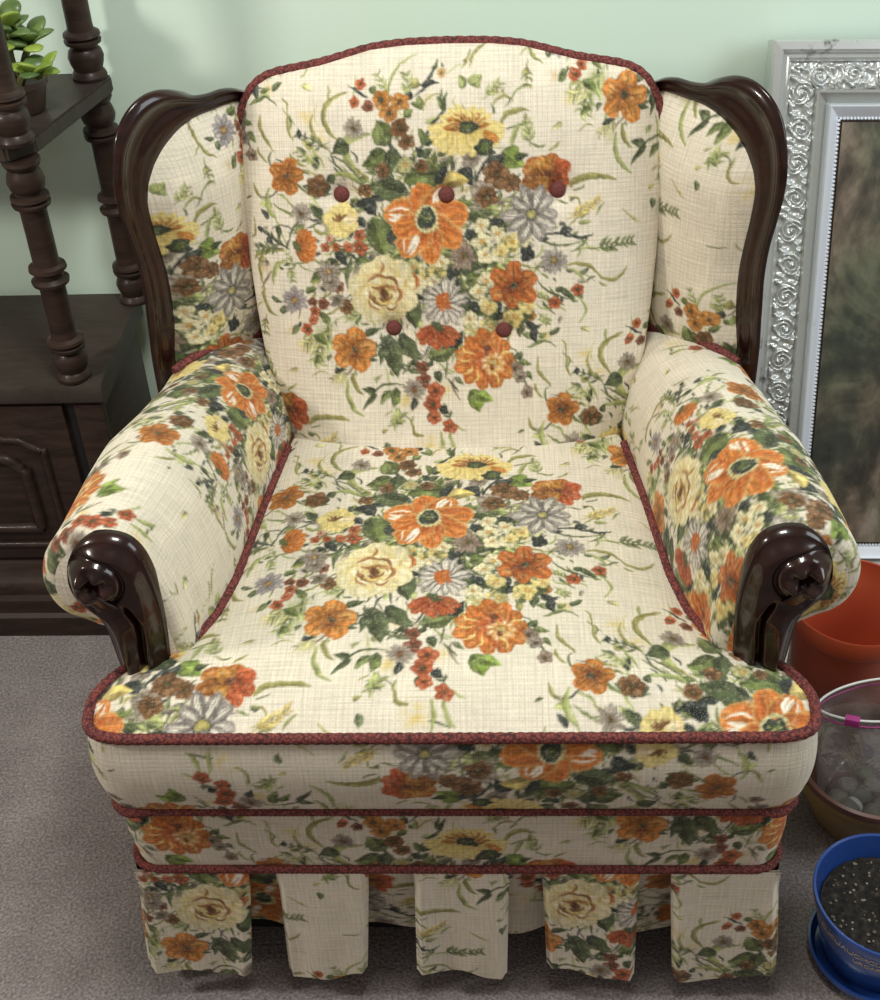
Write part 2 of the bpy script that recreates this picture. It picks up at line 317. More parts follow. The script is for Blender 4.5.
PRINT = [
 ('wash',[-168.6,418.0],9.7,'yel',0),('wash',[-148.4,394.7],9.8,'yel',0),('wash',[-163.3,145.1],18.4,'lg',0),('wash',[-189.2,137.2],9.2,'yel',0),
 ('wash',[-142.9,97.1],12.8,'yg',0),('wash',[-56.7,136.3],13.8,'yel',0),('wash',[-31.4,14.6],14.2,'yel',0),('wash',[-7.4,83.0],10.4,'yel',0),
 ('wash',[-58.9,71.6],14.0,'yel',0),('wash',[-234.7,236.4],13.6,'tan',0),('wash',[-7.1,373.7],13.0,'yel',0),('wash',[73.0,173.8],13.6,'yel',0),
 ('wash',[116.0,153.3],7.9,'yel',0),('wash',[-163.0,369.7],13.1,'yg',0),('wash',[27.5,373.0],13.0,'gb',0),('wash',[-156.5,221.4],15.8,'gb',0),
 ('wash',[-46.9,83.6],12.8,'gb',0),('wash',[-24.8,434.3],7.5,'yel',0),('wash',[-158.0,156.8],16.1,'lg',0),('wash',[-120.2,177.1],13.7,'lg',0),
 ('wash',[126.1,456.1],8.4,'tan',0),('wash',[-43.0,272.0],73.4,'haze',0),('fill',[-34.2,267.4],138.0,'lg',260),('fill',[-32.2,260.7],89.2,'dg',950),
 ('core',[-25.1,276.1],104.3,'navy',210),('blade',[-190.5,428.8,-190.6,406.0,-184.4,392.3],2.6,'ol',0),
 ('blade',[-161.8,422.0,-161.1,399.1,-143.6,383.0],3.0,'ol',0),('blade',[-120.1,444.0,-147.7,423.7,-133.3,391.2],4.7,'ol',0),
 ('blade',[-92.9,396.6,-123.9,385.7,-108.2,351.5],9.1,'lg',0),('blade',[-219.2,335.6,-222.4,315.1,-213.1,299.6],5.7,'lg',0),
 ('blade',[-229.8,383.8,-228.3,375.4,-220.2,366.7],3.1,'ol',0),('blade',[-237.6,341.4,-234.2,328.4,-225.9,321.7],2.6,'ol',0),
 ('blade',[-138.7,373.4,-119.8,360.3,-106.4,342.9],1.7,'dg',0),('blade',[-140.6,377.7,-137.0,364.9,-131.9,358.4],1.7,'navy',0),
 ('blade',[-145.4,371.5,-120.3,349.7,-99.1,334.2],2.0,'mg',0),('blade',[-142.2,350.1,-120.3,349.7,-107.6,340.8],5.7,'lg',0),
 ('blade',[-128.0,369.0,-111.1,358.0,-90.2,336.2],2.2,'ol',0),('blade',[-191.0,375.6,-182.9,365.9,-170.1,361.4],3.1,'ol',0),
 ('blade',[-175.0,370.0,-163.1,367.6,-157.1,359.0],2.2,'lg',0),('blade',[-162.4,378.2,-154.2,369.5,-150.5,358.8],2.2,'lg',0),
 ('blade',[-27.1,394.1,-17.0,409.4,-5.5,422.6],3.2,'navy',0),('blade',[-37.5,438.6,-24.2,454.6,-12.6,477.4],1.9,'navy',0),
 ('blade',[-68.3,443.4,-63.2,465.6,-36.5,483.0],2.8,'lg',0),('blade',[62.3,403.5,73.1,419.8,94.9,419.7],5.1,'ol',0),
 ('blade',[74.0,380.4,78.4,396.9,84.2,407.6],5.2,'lg',0),('blade',[54.0,427.4,64.7,437.3,77.4,430.9],2.6,'ol',0),
 ('blade',[4.3,351.9,3.8,377.7,12.9,380.0],4.8,'dg',0),('blade',[32.4,339.0,40.3,357.9,55.6,374.5],2.6,'navy',0),
 ('blade',[-40.8,403.7,-43.5,387.1,-39.8,370.2],1.7,'lg',0),('blade',[-22.5,367.8,-18.4,359.2,-11.9,356.9],2.2,'ol',0),
 ('blade',[48.4,495.8,33.6,487.3,25.9,469.5],2.5,'ol',0),('blade',[144.5,329.1,163.8,342.6,198.9,338.7],6.5,'ol',0),
 ('blade',[142.2,239.5,162.2,238.5,180.2,226.5],3.6,'ol',0),('blade',[179.1,227.0,199.3,218.3,216.1,231.4],3.8,'ol',0),
 ('blade',[140.1,236.2,153.5,229.2,163.1,215.1],3.1,'lg',0),('blade',[149.4,202.2,165.3,185.9,158.9,165.8],2.5,'lg',0),
 ('blade',[141.7,284.9,152.6,293.4,158.0,296.5],2.0,'ol',0),('blade',[142.4,317.4,154.4,317.1,156.7,308.5],2.0,'ol',0),
 ('blade',[104.4,273.5,133.0,276.3,166.1,269.0],2.4,'navy',0),('blade',[144.0,280.4,155.1,271.0,173.1,274.6],2.4,'navy',0),
 ('blade',[106.6,271.9,126.5,263.6,160.7,265.8],2.0,'dg',0),('blade',[104.5,221.1,122.5,204.5,149.5,197.2],1.8,'dg',0),
 ('blade',[155.2,264.8,157.5,255.9,153.2,247.1],2.0,'lg',0),('blade',[111.0,263.5,108.9,252.4,102.2,248.1],1.8,'lg',0),
 ('blade',[104.6,191.6,113.6,184.6,122.6,184.4],1.6,'lg',0),('blade',[129.2,201.4,129.3,198.0,127.1,193.5],1.3,'navy',0),
 ('blade',[-198.9,262.8,-218.3,274.3,-236.5,285.7],2.0,'navy',0),('blade',[-204.7,260.2,-235.8,252.3,-237.0,213.7],4.5,'ol',0),
 ('blade',[-236.8,216.0,-236.0,190.7,-220.6,177.0],4.1,'ol',0),('blade',[-202.7,248.3,-217.6,238.4,-222.6,216.9],5.4,'lg',0),
 ('blade',[-171.9,298.8,-190.2,291.4,-199.4,272.8],2.4,'dg',0),('blade',[-172.0,297.7,-163.1,296.4,-151.7,301.0],2.2,'navy',0),
 ('blade',[-116.7,247.8,-139.8,236.9,-162.2,239.6],2.2,'dg',0),('blade',[-199.3,273.9,-200.7,269.5,-202.4,261.7],2.0,'dg',0),
 ('blade',[-243.5,268.1,-232.6,263.4,-205.7,262.9],1.6,'dg',0),('blade',[-247.6,245.7,-242.5,252.4,-230.7,258.9],2.0,'ol',0),
 ('blade',[-168.0,289.9,-159.6,282.0,-137.3,281.6],2.0,'ol',0),('blade',[-170.5,251.0,-161.7,247.5,-143.6,248.3],1.8,'mg',0),
 ('blade',[-202.9,269.5,-212.2,296.3,-215.5,311.7],1.6,'lg',0),('blade',[-243.3,299.1,-242.4,281.4,-247.5,274.8],2.0,'ol',0),
 ('blade',[-134.0,97.0,-132.7,69.1,-115.6,50.0],4.7,'lg',0),('blade',[-128.4,106.5,-124.6,89.6,-115.3,79.3],4.2,'ol',0),
 ('blade',[-61.8,88.6,-93.3,86.7,-116.8,59.1],2.1,'dg',0),('blade',[-171.1,131.0,-169.5,119.1,-160.5,114.2],1.9,'lg',0),
 ('blade',[-15.7,29.3,-15.6,14.4,-17.0,-1.8],3.1,'lg',0),('blade',[-5.2,26.7,-2.5,11.7,5.4,4.1],4.5,'lg',0),
 ('blade',[-52.7,49.5,-51.0,29.8,-40.6,22.9],2.8,'ol',0),('blade',[1.0,41.4,7.9,33.9,13.7,29.4],2.1,'lg',0),
 ('blade',[73.9,129.4,85.3,105.5,94.0,79.0],2.1,'dg',0),('blade',[-6.7,111.7,0.1,106.9,2.6,116.3],1.6,'lg',0),
 ('blade',[107.0,124.1,108.2,105.1,122.1,85.8],3.0,'ol',0),('sprig',[-141.7,377.7,-180.6,400.6],9.8,'dg',4),
 ('sprig',[-154.7,361.0,-184.2,378.6],8.8,'lg',4),('sprig',[41.3,432.8,62.7,452.6],11.7,'lg',4),('sprig',[45.6,441.8,67.9,443.3],6.4,'ol',3),
 ('sprig',[96.6,379.9,91.2,407.0],12.9,'lg',4),('sprig',[-46.2,434.8,-49.4,463.3],10.7,'lg',4),('sprig',[-67.6,435.3,-83.4,464.1],9.6,'lg',4),
 ('sprig',[166.3,258.0,223.4,264.6],12.8,'mg',7),('sprig',[139.4,292.5,179.5,315.6],11.0,'yel',8),('sprig',[106.9,180.1,119.3,168.3],9.0,'lg',3),
 ('sprig',[104.5,207.6,115.8,198.3],7.8,'lg',3),('sprig',[-200.1,262.8,-237.5,286.8],9.0,'dg',3),('sprig',[-205.7,262.9,-242.9,261.4],11.2,'dg',4),
 ('sprig',[-200.5,240.3,-197.2,222.1],9.0,'lg',3),('sprig',[-194.0,235.7,-201.5,258.3],6.8,'lg',3),('sprig',[-236.9,179.1,-239.3,148.7],8.0,'ol',3),
 ('sprig',[-145.6,172.9,-176.5,119.2],17.2,'lg',5),('sprig',[-151.0,159.0,-190.3,138.5],13.8,'yg',4),
 ('sprig',[-134.3,170.4,-117.1,193.2],11.4,'lg',4),('sprig',[-130.4,113.7,-154.7,94.9],11.6,'yg',4),('sprig',[-67.6,57.1,-78.9,37.6],11.7,'lg',3),
 ('sprig',[-78.9,37.6,-66.6,54.7],14.1,'lg',3),('sprig',[-3.6,43.9,-12.6,61.2],9.4,'dg',3),('sprig',[-45.8,117.1,-62.2,110.2],9.2,'dg',3),
 ('sprig',[-89.1,103.5,-98.7,96.4],7.0,'lg',3),('sprig',[-106.9,120.5,-87.0,153.2],9.2,'dg',3),('leaf',[-118.5,383.5,-140.7,376.6],18.5,'dg',0),
 ('leaf',[-72.4,384.6,-85.7,413.7],24.9,'mg',0),('leaf',[-75.3,379.4,-104.0,361.0],20.6,'mg',0),('leaf',[-65.4,382.4,-67.3,351.1],16.3,'dg',0),
 ('leaf',[-146.6,350.2,-139.5,340.4],11.0,'dg',0),('leaf',[-87.2,451.0,-85.5,440.8],8.5,'mg',0),('leaf',[-143.1,335.1,-175.9,339.0],17.6,'dg',0),
 ('leaf',[-178.2,403.7,-176.7,393.2],5.4,'navy',0),('leaf',[-31.8,449.7,-11.5,452.3],6.8,'navy',0),('leaf',[-40.4,446.9,-36.8,459.9],10.7,'ol',0),
 ('leaf',[-47.3,434.8,-42.6,444.9],9.6,'navy',0),('leaf',[-18.6,466.6,-11.9,478.0],4.7,'dg',0),('leaf',[-42.0,431.6,-29.3,427.2],6.4,'mg',0),
 ('leaf',[-52.3,414.4,-41.2,423.4],9.7,'mg',0),('leaf',[20.2,446.5,13.0,459.8],11.7,'lg',0),('leaf',[26.7,450.4,40.0,461.6],11.7,'lg',0),
 ('leaf',[-9.9,349.5,-56.0,341.9],27.2,'mg',0),('leaf',[-48.9,327.8,-97.8,339.5],24.1,'dg',0),('leaf',[-28.5,383.7,-36.1,402.6],9.1,'mg',0),
 ('leaf',[-28.5,383.7,-9.8,394.3],9.7,'dg',0),('leaf',[-31.1,369.0,-39.8,381.8],9.1,'navy',0),('leaf',[-31.1,369.0,-18.2,379.9],9.1,'dg',0),
 ('leaf',[-12.4,335.6,-2.1,358.9],13.1,'navy',0),('leaf',[12.0,355.4,29.1,335.8],15.2,'navy',0),('leaf',[64.3,376.4,86.9,355.9],23.7,'blg',0),
 ('leaf',[79.3,363.5,92.3,371.6],8.6,'dg',0),('leaf',[46.8,357.8,65.3,375.3],11.9,'navy',0),('leaf',[-50.7,368.4,-39.9,366.0],6.5,'navy',0),
 ('leaf',[-5.9,421.5,-7.4,446.1],5.6,'dg',0),('leaf',[-4.9,421.5,-0.0,443.9],5.1,'dg',0),('leaf',[-6.9,423.6,-14.0,438.1],4.7,'mg',0),
 ('leaf',[-93.0,299.4,-78.3,252.6],26.6,'mg',0),('leaf',[-71.4,285.8,-61.1,263.5],15.5,'navy',0),('leaf',[-98.6,321.2,-92.8,303.7],13.2,'navy',0),
 ('leaf',[-104.1,322.4,-89.5,302.6],15.4,'navy',0),('leaf',[-114.0,300.9,-103.6,287.5],11.1,'navy',0),
 ('leaf',[-123.3,292.3,-119.7,276.8],11.1,'navy',0),('leaf',[-212.6,290.8,-210.2,274.6],6.7,'dg',0),('leaf',[-227.1,276.7,-219.9,268.7],6.7,'navy',0),
 ('leaf',[-238.6,288.0,-233.5,281.2],6.3,'navy',0),('leaf',[-153.9,301.7,-169.8,314.0],11.1,'dg',0),
 ('leaf',[-140.8,259.4,-127.1,242.3],11.2,'navy',0),('leaf',[-155.5,238.4,-175.8,220.6],10.1,'mg',0),('leaf',[-226.2,199.8,-212.4,194.9],5.7,'dg',0),
 ('leaf',[-215.0,181.1,-209.6,192.5],6.0,'dg',0),('leaf',[-150.1,252.9,-139.6,239.2],9.0,'dg',0),('leaf',[-120.9,252.3,-127.6,211.8],5.4,'dg',0),
 ('leaf',[-163.2,184.8,-152.9,166.0],9.1,'mg',0),('leaf',[-182.0,212.7,-165.9,214.7],7.9,'mg',0),('leaf',[-84.8,152.0,-69.5,99.6],20.6,'dg',0),
 ('leaf',[-67.5,154.1,-37.6,120.6],19.5,'dg',0),('leaf',[-109.9,153.6,-90.0,163.1],9.6,'dg',0),('leaf',[-90.4,139.2,-93.7,114.3],6.4,'dg',0),
 ('leaf',[-106.5,127.6,-96.4,122.7],6.0,'dg',0),('leaf',[-151.6,107.3,-135.6,111.4],6.5,'navy',0),('leaf',[-98.3,79.5,-117.3,87.1],7.9,'dg',0),
 ('leaf',[-97.1,79.5,-116.8,58.3],6.1,'dg',0),('leaf',[-79.5,82.8,-91.9,64.8],8.4,'mg',0),('leaf',[-72.4,86.8,-77.4,60.2],11.2,'mg',0),
 ('leaf',[-174.1,157.0,-156.5,142.6],9.2,'mg',0),('leaf',[-168.9,128.6,-174.2,118.0],6.9,'mg',0),('leaf',[-50.2,124.3,-45.9,112.4],10.4,'dg',0),
 ('leaf',[-34.5,109.8,-57.6,109.0],7.4,'dg',0),('leaf',[-21.8,107.2,-15.3,92.7],10.4,'dg',0),('leaf',[-31.7,125.2,12.4,145.7],18.4,'mg',0),
 ('leaf',[-6.1,139.0,12.6,157.4],14.9,'navy',0),('leaf',[-27.9,54.1,-33.0,41.9],10.5,'dg',0),('leaf',[-16.1,61.2,-9.3,52.6],10.5,'navy',0),
 ('leaf',[-49.5,73.9,-54.8,56.9],8.2,'navy',0),('leaf',[22.8,83.7,32.8,53.2],19.7,'blg',0),('leaf',[27.3,77.6,49.2,68.1],12.1,'blg',0),
 ('leaf',[78.4,122.2,86.5,130.4],8.7,'dg',0),('leaf',[83.0,119.8,97.9,113.6],6.9,'mg',0),('leaf',[89.9,105.4,100.2,94.5],6.9,'mg',0),
 ('leaf',[-32.1,112.1,-24.9,123.9],6.9,'dg',0),('leaf',[16.0,221.6,36.3,225.8],18.0,'mg',0),('leaf',[11.7,230.7,61.1,243.3],12.3,'dg',0),
 ('leaf',[-3.9,231.0,16.4,239.7],13.4,'navy',0),('leaf',[21.6,283.9,30.2,266.1],15.5,'navy',0),('leaf',[48.3,294.4,70.2,280.8],11.0,'navy',0),
 ('leaf',[13.2,306.0,43.9,296.6],7.7,'dg',0),('leaf',[85.6,260.6,96.7,249.3],13.3,'navy',0),('leaf',[24.4,185.0,19.5,161.9],13.6,'dg',0),
 ('leaf',[51.7,198.3,58.3,177.5],13.5,'navy',0),('leaf',[31.3,189.5,37.9,177.8],13.6,'navy',0),('leaf',[-47.9,190.9,-46.6,163.1],15.9,'dg',0),
 ('leaf',[-45.2,204.6,-29.3,208.8],11.3,'navy',0),('leaf',[-1.9,222.0,5.0,230.9],11.2,'navy',0),('leaf',[18.0,208.0,33.9,212.2],9.0,'dg',0),
 ('leaf',[22.3,190.8,40.2,181.3],13.6,'navy',0),('leaf',[40.1,169.7,58.3,180.9],13.6,'dg',0),('leaf',[53.9,190.2,58.2,174.0],11.3,'navy',0),
 ('leaf',[-52.5,189.8,-44.3,161.8],15.9,'dg',0),('leaf',[62.8,180.9,55.9,167.1],9.0,'navy',0),('leaf',[131.9,277.4,148.8,280.8],7.5,'navy',0),
 ('leaf',[104.4,272.4,119.8,269.9],6.2,'navy',0),('leaf',[87.8,243.9,95.6,263.8],12.2,'navy',0),('leaf',[96.7,246.0,101.1,257.0],7.8,'navy',0),
 ('leaf',[132.5,209.3,151.7,196.5],7.6,'dg',0),('leaf',[126.9,207.2,137.0,211.5],6.3,'dg',0),('leaf',[91.1,167.7,108.7,161.1],8.2,'navy',0),
 ('leaf',[101.3,161.7,104.7,141.8],8.2,'navy',0),('leaf',[87.7,164.2,83.8,147.6],9.5,'dg',0),('leaf',[121.7,152.5,134.1,160.7],6.4,'dg',0),
 ('leaf',[79.8,182.9,91.1,193.0],6.3,'dg',0),('leaf',[-94.2,437.9,-117.1,451.7],3.4,'navy',0),('leaf',[111.8,334.1,105.4,310.6],15.2,'gb',0),
 ('floret',[-102.1,452.0],6.4,'rust',0),('floret',[-110.6,433.6],6.9,'rust',0),('floret',[-94.7,428.3],6.9,'rbr',0),
 ('floret',[-75.0,437.5],10.3,'och',0),('floret',[-70.3,420.9],10.7,'och',0),('floret',[-58.0,434.0],7.7,'och',0),
 ('floret',[-59.2,403.1],9.1,'brn',0),('floret',[-54.9,431.9],11.1,'och',0),('floret',[-78.2,436.5],10.3,'och',0),
 ('floret',[-57.0,404.1],10.8,'brn',0),('floret',[-48.9,387.2],9.5,'brn',0),('floret',[-8.1,463.3],5.9,'ltan',0),('floret',[55.4,347.0],16.3,'brn',0),
 ('floret',[74.9,337.0],10.9,'brn',0),('floret',[38.8,328.1],14.2,'gb',0),('floret',[26.4,368.8],11.9,'gb',0),('floret',[44.2,322.6],13.1,'brn',0),
 ('floret',[-101.4,332.1],8.8,'brn',0),('floret',[-32.5,359.5],7.6,'brn',0),('floret',[-153.9,265.2],6.0,'rust',0),
 ('floret',[-147.6,276.2],4.9,'pink',0),('floret',[-139.3,265.0],5.4,'rust',0),('floret',[-125.2,265.8],6.7,'rust',0),
 ('floret',[-109.6,263.3],8.9,'rust',0),('floret',[-110.7,278.8],7.1,'rust',0),('floret',[-139.8,216.5],6.8,'rbr',0),
 ('floret',[-173.8,197.7],5.9,'rbr',0),('floret',[-159.1,195.8],7.7,'rbr',0),('floret',[-170.0,185.4],6.9,'rust',0),
 ('floret',[-174.3,172.9],6.4,'rust',0),('floret',[-182.9,163.0],6.9,'rust',0),('floret',[-130.9,191.2],10.2,'brn',0),
 ('floret',[-149.7,221.3],11.3,'gb',0),('floret',[-141.8,200.6],9.1,'gb',0),('floret',[-39.0,112.2],8.3,'rbr',0),('floret',[-37.2,95.0],9.7,'rbr',0),
 ('floret',[-21.8,82.0],11.1,'rust',0),('floret',[-26.5,65.1],11.7,'rust',0),('floret',[-25.1,47.9],8.4,'rust',0),('floret',[-6.1,37.1],9.4,'rust',0),
 ('floret',[78.4,109.2],8.7,'gbr',0),('floret',[84.1,98.4],8.3,'gb',0),('floret',[93.3,79.0],7.9,'gbr',0),('floret',[154.9,207.8],7.6,'rust',0),
 ('floret',[127.1,191.7],7.2,'rust',0),('floret',[97.8,175.2],6.8,'och',0),('floret',[-158.4,337.6],12.8,'brn',0),
 ('floret',[-79.6,355.2],8.7,'brn',0),('daisy',[-49.2,84.1],14.4,'gb','brn'),('daisy',[-112.0,404.3],13.4,'gb','dg'),
 ('daisy',[-180.8,305.5],13.8,'gb','dg'),('daisy',[-196.6,198.8],18.7,'lil','yel'),('daisy',[-151.2,234.9],15.8,'gb','yel'),
 ('daisy',[15.5,252.0],18.9,'gbr','dg'),('daisy',[125.6,243.2],17.8,'gry','ol'),('floret',[37.2,288.0],10.2,'crm',0),
 ('floret',[58.0,279.3],9.7,'crm',0),('floret',[38.0,269.3],11.1,'crm',0),('floret',[41.6,253.0],10.7,'crm',0),('floret',[59.4,254.9],11.6,'crm',0),
 ('floret',[74.5,267.9],11.5,'cry',0),('floret',[87.4,269.4],8.8,'crm',0),('floret',[-44.1,239.7],10.8,'yg',0),('floret',[-31.0,225.9],11.2,'cry',0),
 ('floret',[-16.8,235.8],11.2,'cry',0),('floret',[-42.1,217.7],11.3,'crm',0),('floret',[-10.3,244.6],8.9,'crm',0),
 ('floret',[-22.2,221.2],9.0,'crm',0),('floret',[43.0,221.1],12.1,'crm',0),('floret',[33.8,206.6],10.8,'crm',0),('floret',[45.3,189.2],11.3,'crm',0),
 ('floret',[56.3,211.8],9.0,'crm',0),('floret',[76.3,172.5],12.5,'cry',0),('floret',[92.2,188.4],10.1,'cry',0),('floret',[22.0,173.5],10.2,'crm',0),
 ('floret',[74.1,171.4],12.5,'cry',0),('floret',[62.3,257.8],8.9,'cry',0),('floret',[75.6,268.6],8.9,'cry',0),('floret',[24.0,159.5],9.1,'yg',0),
 ('floret',[44.5,163.8],10.2,'cry',0),('floret',[45.9,188.1],10.2,'cry',0),('floret',[49.1,162.6],9.1,'yg',0),('floret',[78.6,173.7],10.9,'cry',0),
 ('floret',[94.4,187.2],9.0,'cry',0),('floret',[-50.9,362.0],9.1,'yg',0),('floret',[-143.6,288.3],8.9,'yg',0),('sun',[21.5,402.4],38.7,'pyel',0),
 ('leaf',[-8.0,337.7,23.7,342.4],20.8,'yel',0),('bud',[44.9,378.5],11.2,'dg',0),('star',[-196.1,350.2],23.7,'orb',5),
 ('pale',[-131.9,298.0],20.4,'pyel',0),('poppy',[-178.4,260.6],20.7,'or',150),('pansy',[118.3,346.8],29.3,'orb',0),
 ('gdaisy',[98.2,300.5],34.7,'gry',10),('gdaisy',[-8.8,195.9],31.6,'gro',16),('poppy',[-18.9,157.9],24.0,'rust',270),
 ('anem',[-28.5,297.0],54.1,'or',8),('rose',[-82.3,212.1],41.1,'crm',0),('star',[75.9,214.9],31.4,'ord',6),('orose',[40.6,121.7],39.5,'or',0),
 ('star',[-124.6,136.9],30.4,'orl',5),
]# ---------------------------------------------------------------- the printed cloth
# One repeat of the floral furnishing print, painted motif by motif on a half-drop lattice (millimetres).
TW, TH, TS = 666, 590, 2          # repeat width, height in mm, samples per mm
COL = {'navy':(.17,.20,.19),'dg':(.28,.33,.20),'mg':(.37,.43,.21),'lg':(.60,.64,.36),'blg':(.45,.55,.20),'ol':(.55,.54,.27),'yg':(.72,.70,.44),
  'yel':(.87,.76,.40),'pyel':(.86,.78,.46),'tan':(.83,.72,.52),'ltan':(.78,.62,.36),'rust':(.71,.31,.15),'rbr':(.48,.24,.16),'och':(.72,.45,.16),'brn':(.46,.30,.16),
  'haze':(.74,.72,.58),'gb':(.55,.50,.44),'gbr':(.52,.43,.36),'lil':(.54,.51,.52),'gry':(.56,.53,.50),'gro':(.60,.58,.55),'crm':(.91,.87,.68),'cry':(.89,.80,.46),'pink':(.80,.52,.40),
  'or':(.80,.43,.15),'ord':(.74,.36,.13),'orb':(.70,.39,.13),'orl':(.82,.48,.17),'wht':(.96,.93,.85)}
COL = {k: np.array(v) for k, v in COL.items()}
CLOTH = np.array((.882, .846, .762))
prng = np.random.default_rng(11)

def noise_tile(cell, amp=1.0):
    """Smooth periodic noise over the repeat, about -1..1."""
    w, h = TW*TS, TH*TS
    gw, gh = max(2, round(w/cell)), max(2, round(h/cell))
    g = prng.standard_normal((gh, gw))
    y = np.arange(h)*gh/h; x = np.arange(w)*gw/w
    y0 = y.astype(int); x0 = x.astype(int); fy = y-y0; fx = x-x0
    fy = (fy*fy*(3-2*fy))[:, None]; fx = (fx*fx*(3-2*fx))[None, :]
    y1 = (y0+1) % gh; x1 = (x0+1) % gw
    a = g[np.ix_(y0, x0)]*(1-fx)+g[np.ix_(y0, x1)]*fx
    b = g[np.ix_(y1, x0)]*(1-fx)+g[np.ix_(y1, x1)]*fx
    return (a*(1-fy)+b*fy)*amp

N_FINE, N_MID, N_BIG = noise_tile(4), noise_tile(12), noise_tile(44)
# the ink bleeds unevenly through the loose weave: outlines wander by about a millimetre
WARP_X = noise_tile(9, .55)+noise_tile(26, .8); WARP_Y = noise_tile(9, .55)+noise_tile(26, .8)
CANVAS = np.empty((TH*TS, TW*TS, 3)); CANVAS[:] = CLOTH
CANVAS *= (1+.012*N_BIG+.012*N_FINE)[..., None]

def stamp(cx, cy, rad, fn):
    """Lay fn(X, Y, fine, mid) -> colour, alpha onto the cloth around (cx, cy) mm, at both points of the half-drop."""
    for ox, oy in ((0, 0), (TW/2, TH/2)):
        x0 = int(np.floor((cx+ox-rad)*TS)); x1 = int(np.ceil((cx+ox+rad)*TS))
        y0 = int(np.floor((cy+oy-rad)*TS)); y1 = int(np.ceil((cy+oy+rad)*TS))
        xs = np.arange(x0, x1+1); ys = np.arange(y0, y1+1)
        X, Y = np.meshgrid(xs/TS-ox, ys/TS-oy)
        ix = np.ix_(ys % (TH*TS), xs % (TW*TS))
        c, a = fn(X+WARP_X[ix], Y+WARP_Y[ix], N_FINE[ix], N_MID[ix])
        a = np.clip(a, 0, 1)[..., None]
        CANVAS[ix] = CANVAS[ix]*(1-a)+np.clip(c, 0, 1)*a

def sst(e0, e1, x):
    t = np.clip((x-e0)/(e1-e0), 0, 1); return t*t*(3-2*t)

def mixc(a, b, t): return a*(1-t[..., None])+b*t[..., None]

def p_petal(bx, by, ang, L, Wd, cb, ct, edge=None, hl=0.0, hlc=None, streak=.10, blunt=.62, soft=.8, side=.0, opa=.97):
    """One brush-painted petal from its base outward; edge darkens the rim, hl lays a pale stroke."""
    ca, sa = np.cos(ang), np.sin(ang)
    ph = prng.uniform(0, 6)
    def fn(X, Y, nf, nm):
        dx, dy = X-bx, Y-by
        u = (dx*ca+dy*sa)/L; v = (-dx*sa+dy*ca)
        uu = np.clip(u, 0, 1)
        w = Wd*.5*np.power(np.clip(np.sin(np.pi*np.power(uu, blunt*1.5+.25)), 0, 1), blunt)*(1+.10*nm)
        al = sst(-soft, soft, w-np.abs(v)+.25*nf)*(u > -.02)*(u < 1.05)*opa
        c = mixc(cb, ct, np.clip(uu*1.15+.12*nm, 0, 1))
        vn = v/(w+.3)
        c = c*(1+streak*np.sin(vn*7+ph+nm*1.5)*sst(.05, .3, uu)+.05*nf)[..., None]
        c = c*(1-.16*side*vn)[..., None]
        if edge is not None:
            e = sst(.72, 1.0, np.abs(vn))*.55+sst(.86, 1, uu)*.25
            c = mixc(c, edge, np.clip(e, 0, .8))
        if hl:
            q = np.exp(-((uu-.62)/.26)**2-((vn-.18)/.42)**2+.5*nm)
            c = mixc(c, hlc if hlc is not None else COL['wht'], np.clip(q*hl, 0, .95))
        return c, al
    stamp(bx+ca*L/2, by+sa*L/2, max(L, Wd)*.62+2, fn)

def p_disc(cx, cy, r, c0, c1=None, opa=1.0, rough=.18, soft=.8, sq=1.0):
    c1 = c0 if c1 is None else c1
    def fn(X, Y, nf, nm):
        d = np.hypot(X-cx, (Y-cy)/sq)/r
        return mixc(c0, c1, np.clip(d+.25*nm, 0, 1))*(1+.08*nf)[..., None], opa*sst(1+soft/r, 1-soft/r, d+rough*nm)
    stamp(cx, cy, r*1.5+2, fn)

def p_wash(cx, cy, r, c):
    def fn(X, Y, nf, nm):
        d = np.hypot(X-cx, Y-cy)/r
        return np.broadcast_to(c, X.shape+(3,)), .62*np.exp(-d*d*1.6)*np.clip(.75+.55*nm, 0, 1.4)
    stamp(cx, cy, r*1.9, fn)

def p_blade(q, w, c):
    """A tapered curved stroke through three points."""
    (x0, y0), (xm, ym), (x2, y2) = q
    x1, y1 = 2*xm-.5*(x0+x2), 2*ym-.5*(y0+y2)
    t = np.linspace(0, 1, 26)
    px = (1-t)**2*x0+2*t*(1-t)*x1+t*t*x2; py = (1-t)**2*y0+2*t*(1-t)*y1+t*t*y2
    wd = max(w, 1.1)*.5*np.power(np.sin(np.pi*(.06+.9*t)), .75)+.18
    cx, cy = (px.min()+px.max())/2, (py.min()+py.max())/2
    rad = max(np.ptp(px), np.ptp(py))/2+w+2
    def fn(X, Y, nf, nm):
        best = np.full(X.shape, -9.0); sd = np.zeros(X.shape)
        for k in range(len(t)-1):
            ex, ey = px[k+1]-px[k], py[k+1]-py[k]
            L2 = ex*ex+ey*ey+1e-9
            s = np.clip(((X-px[k])*ex+(Y-py[k])*ey)/L2, 0, 1)
            d = np.hypot(X-px[k]-s*ex, Y-py[k]-s*ey)
            g = wd[k]*(1-s)+wd[k+1]*s-d
            cr = (ex*(Y-py[k])-ey*(X-px[k]))
            upd = g > best
            best = np.where(upd, g, best); sd = np.where(upd, np.sign(cr), sd)
        cc = c*(1+.10*sd+.06*nm)[..., None]
        return cc, .92*sst(-.5, .5, best+.12*nf)
    stamp(cx, cy, rad, fn)

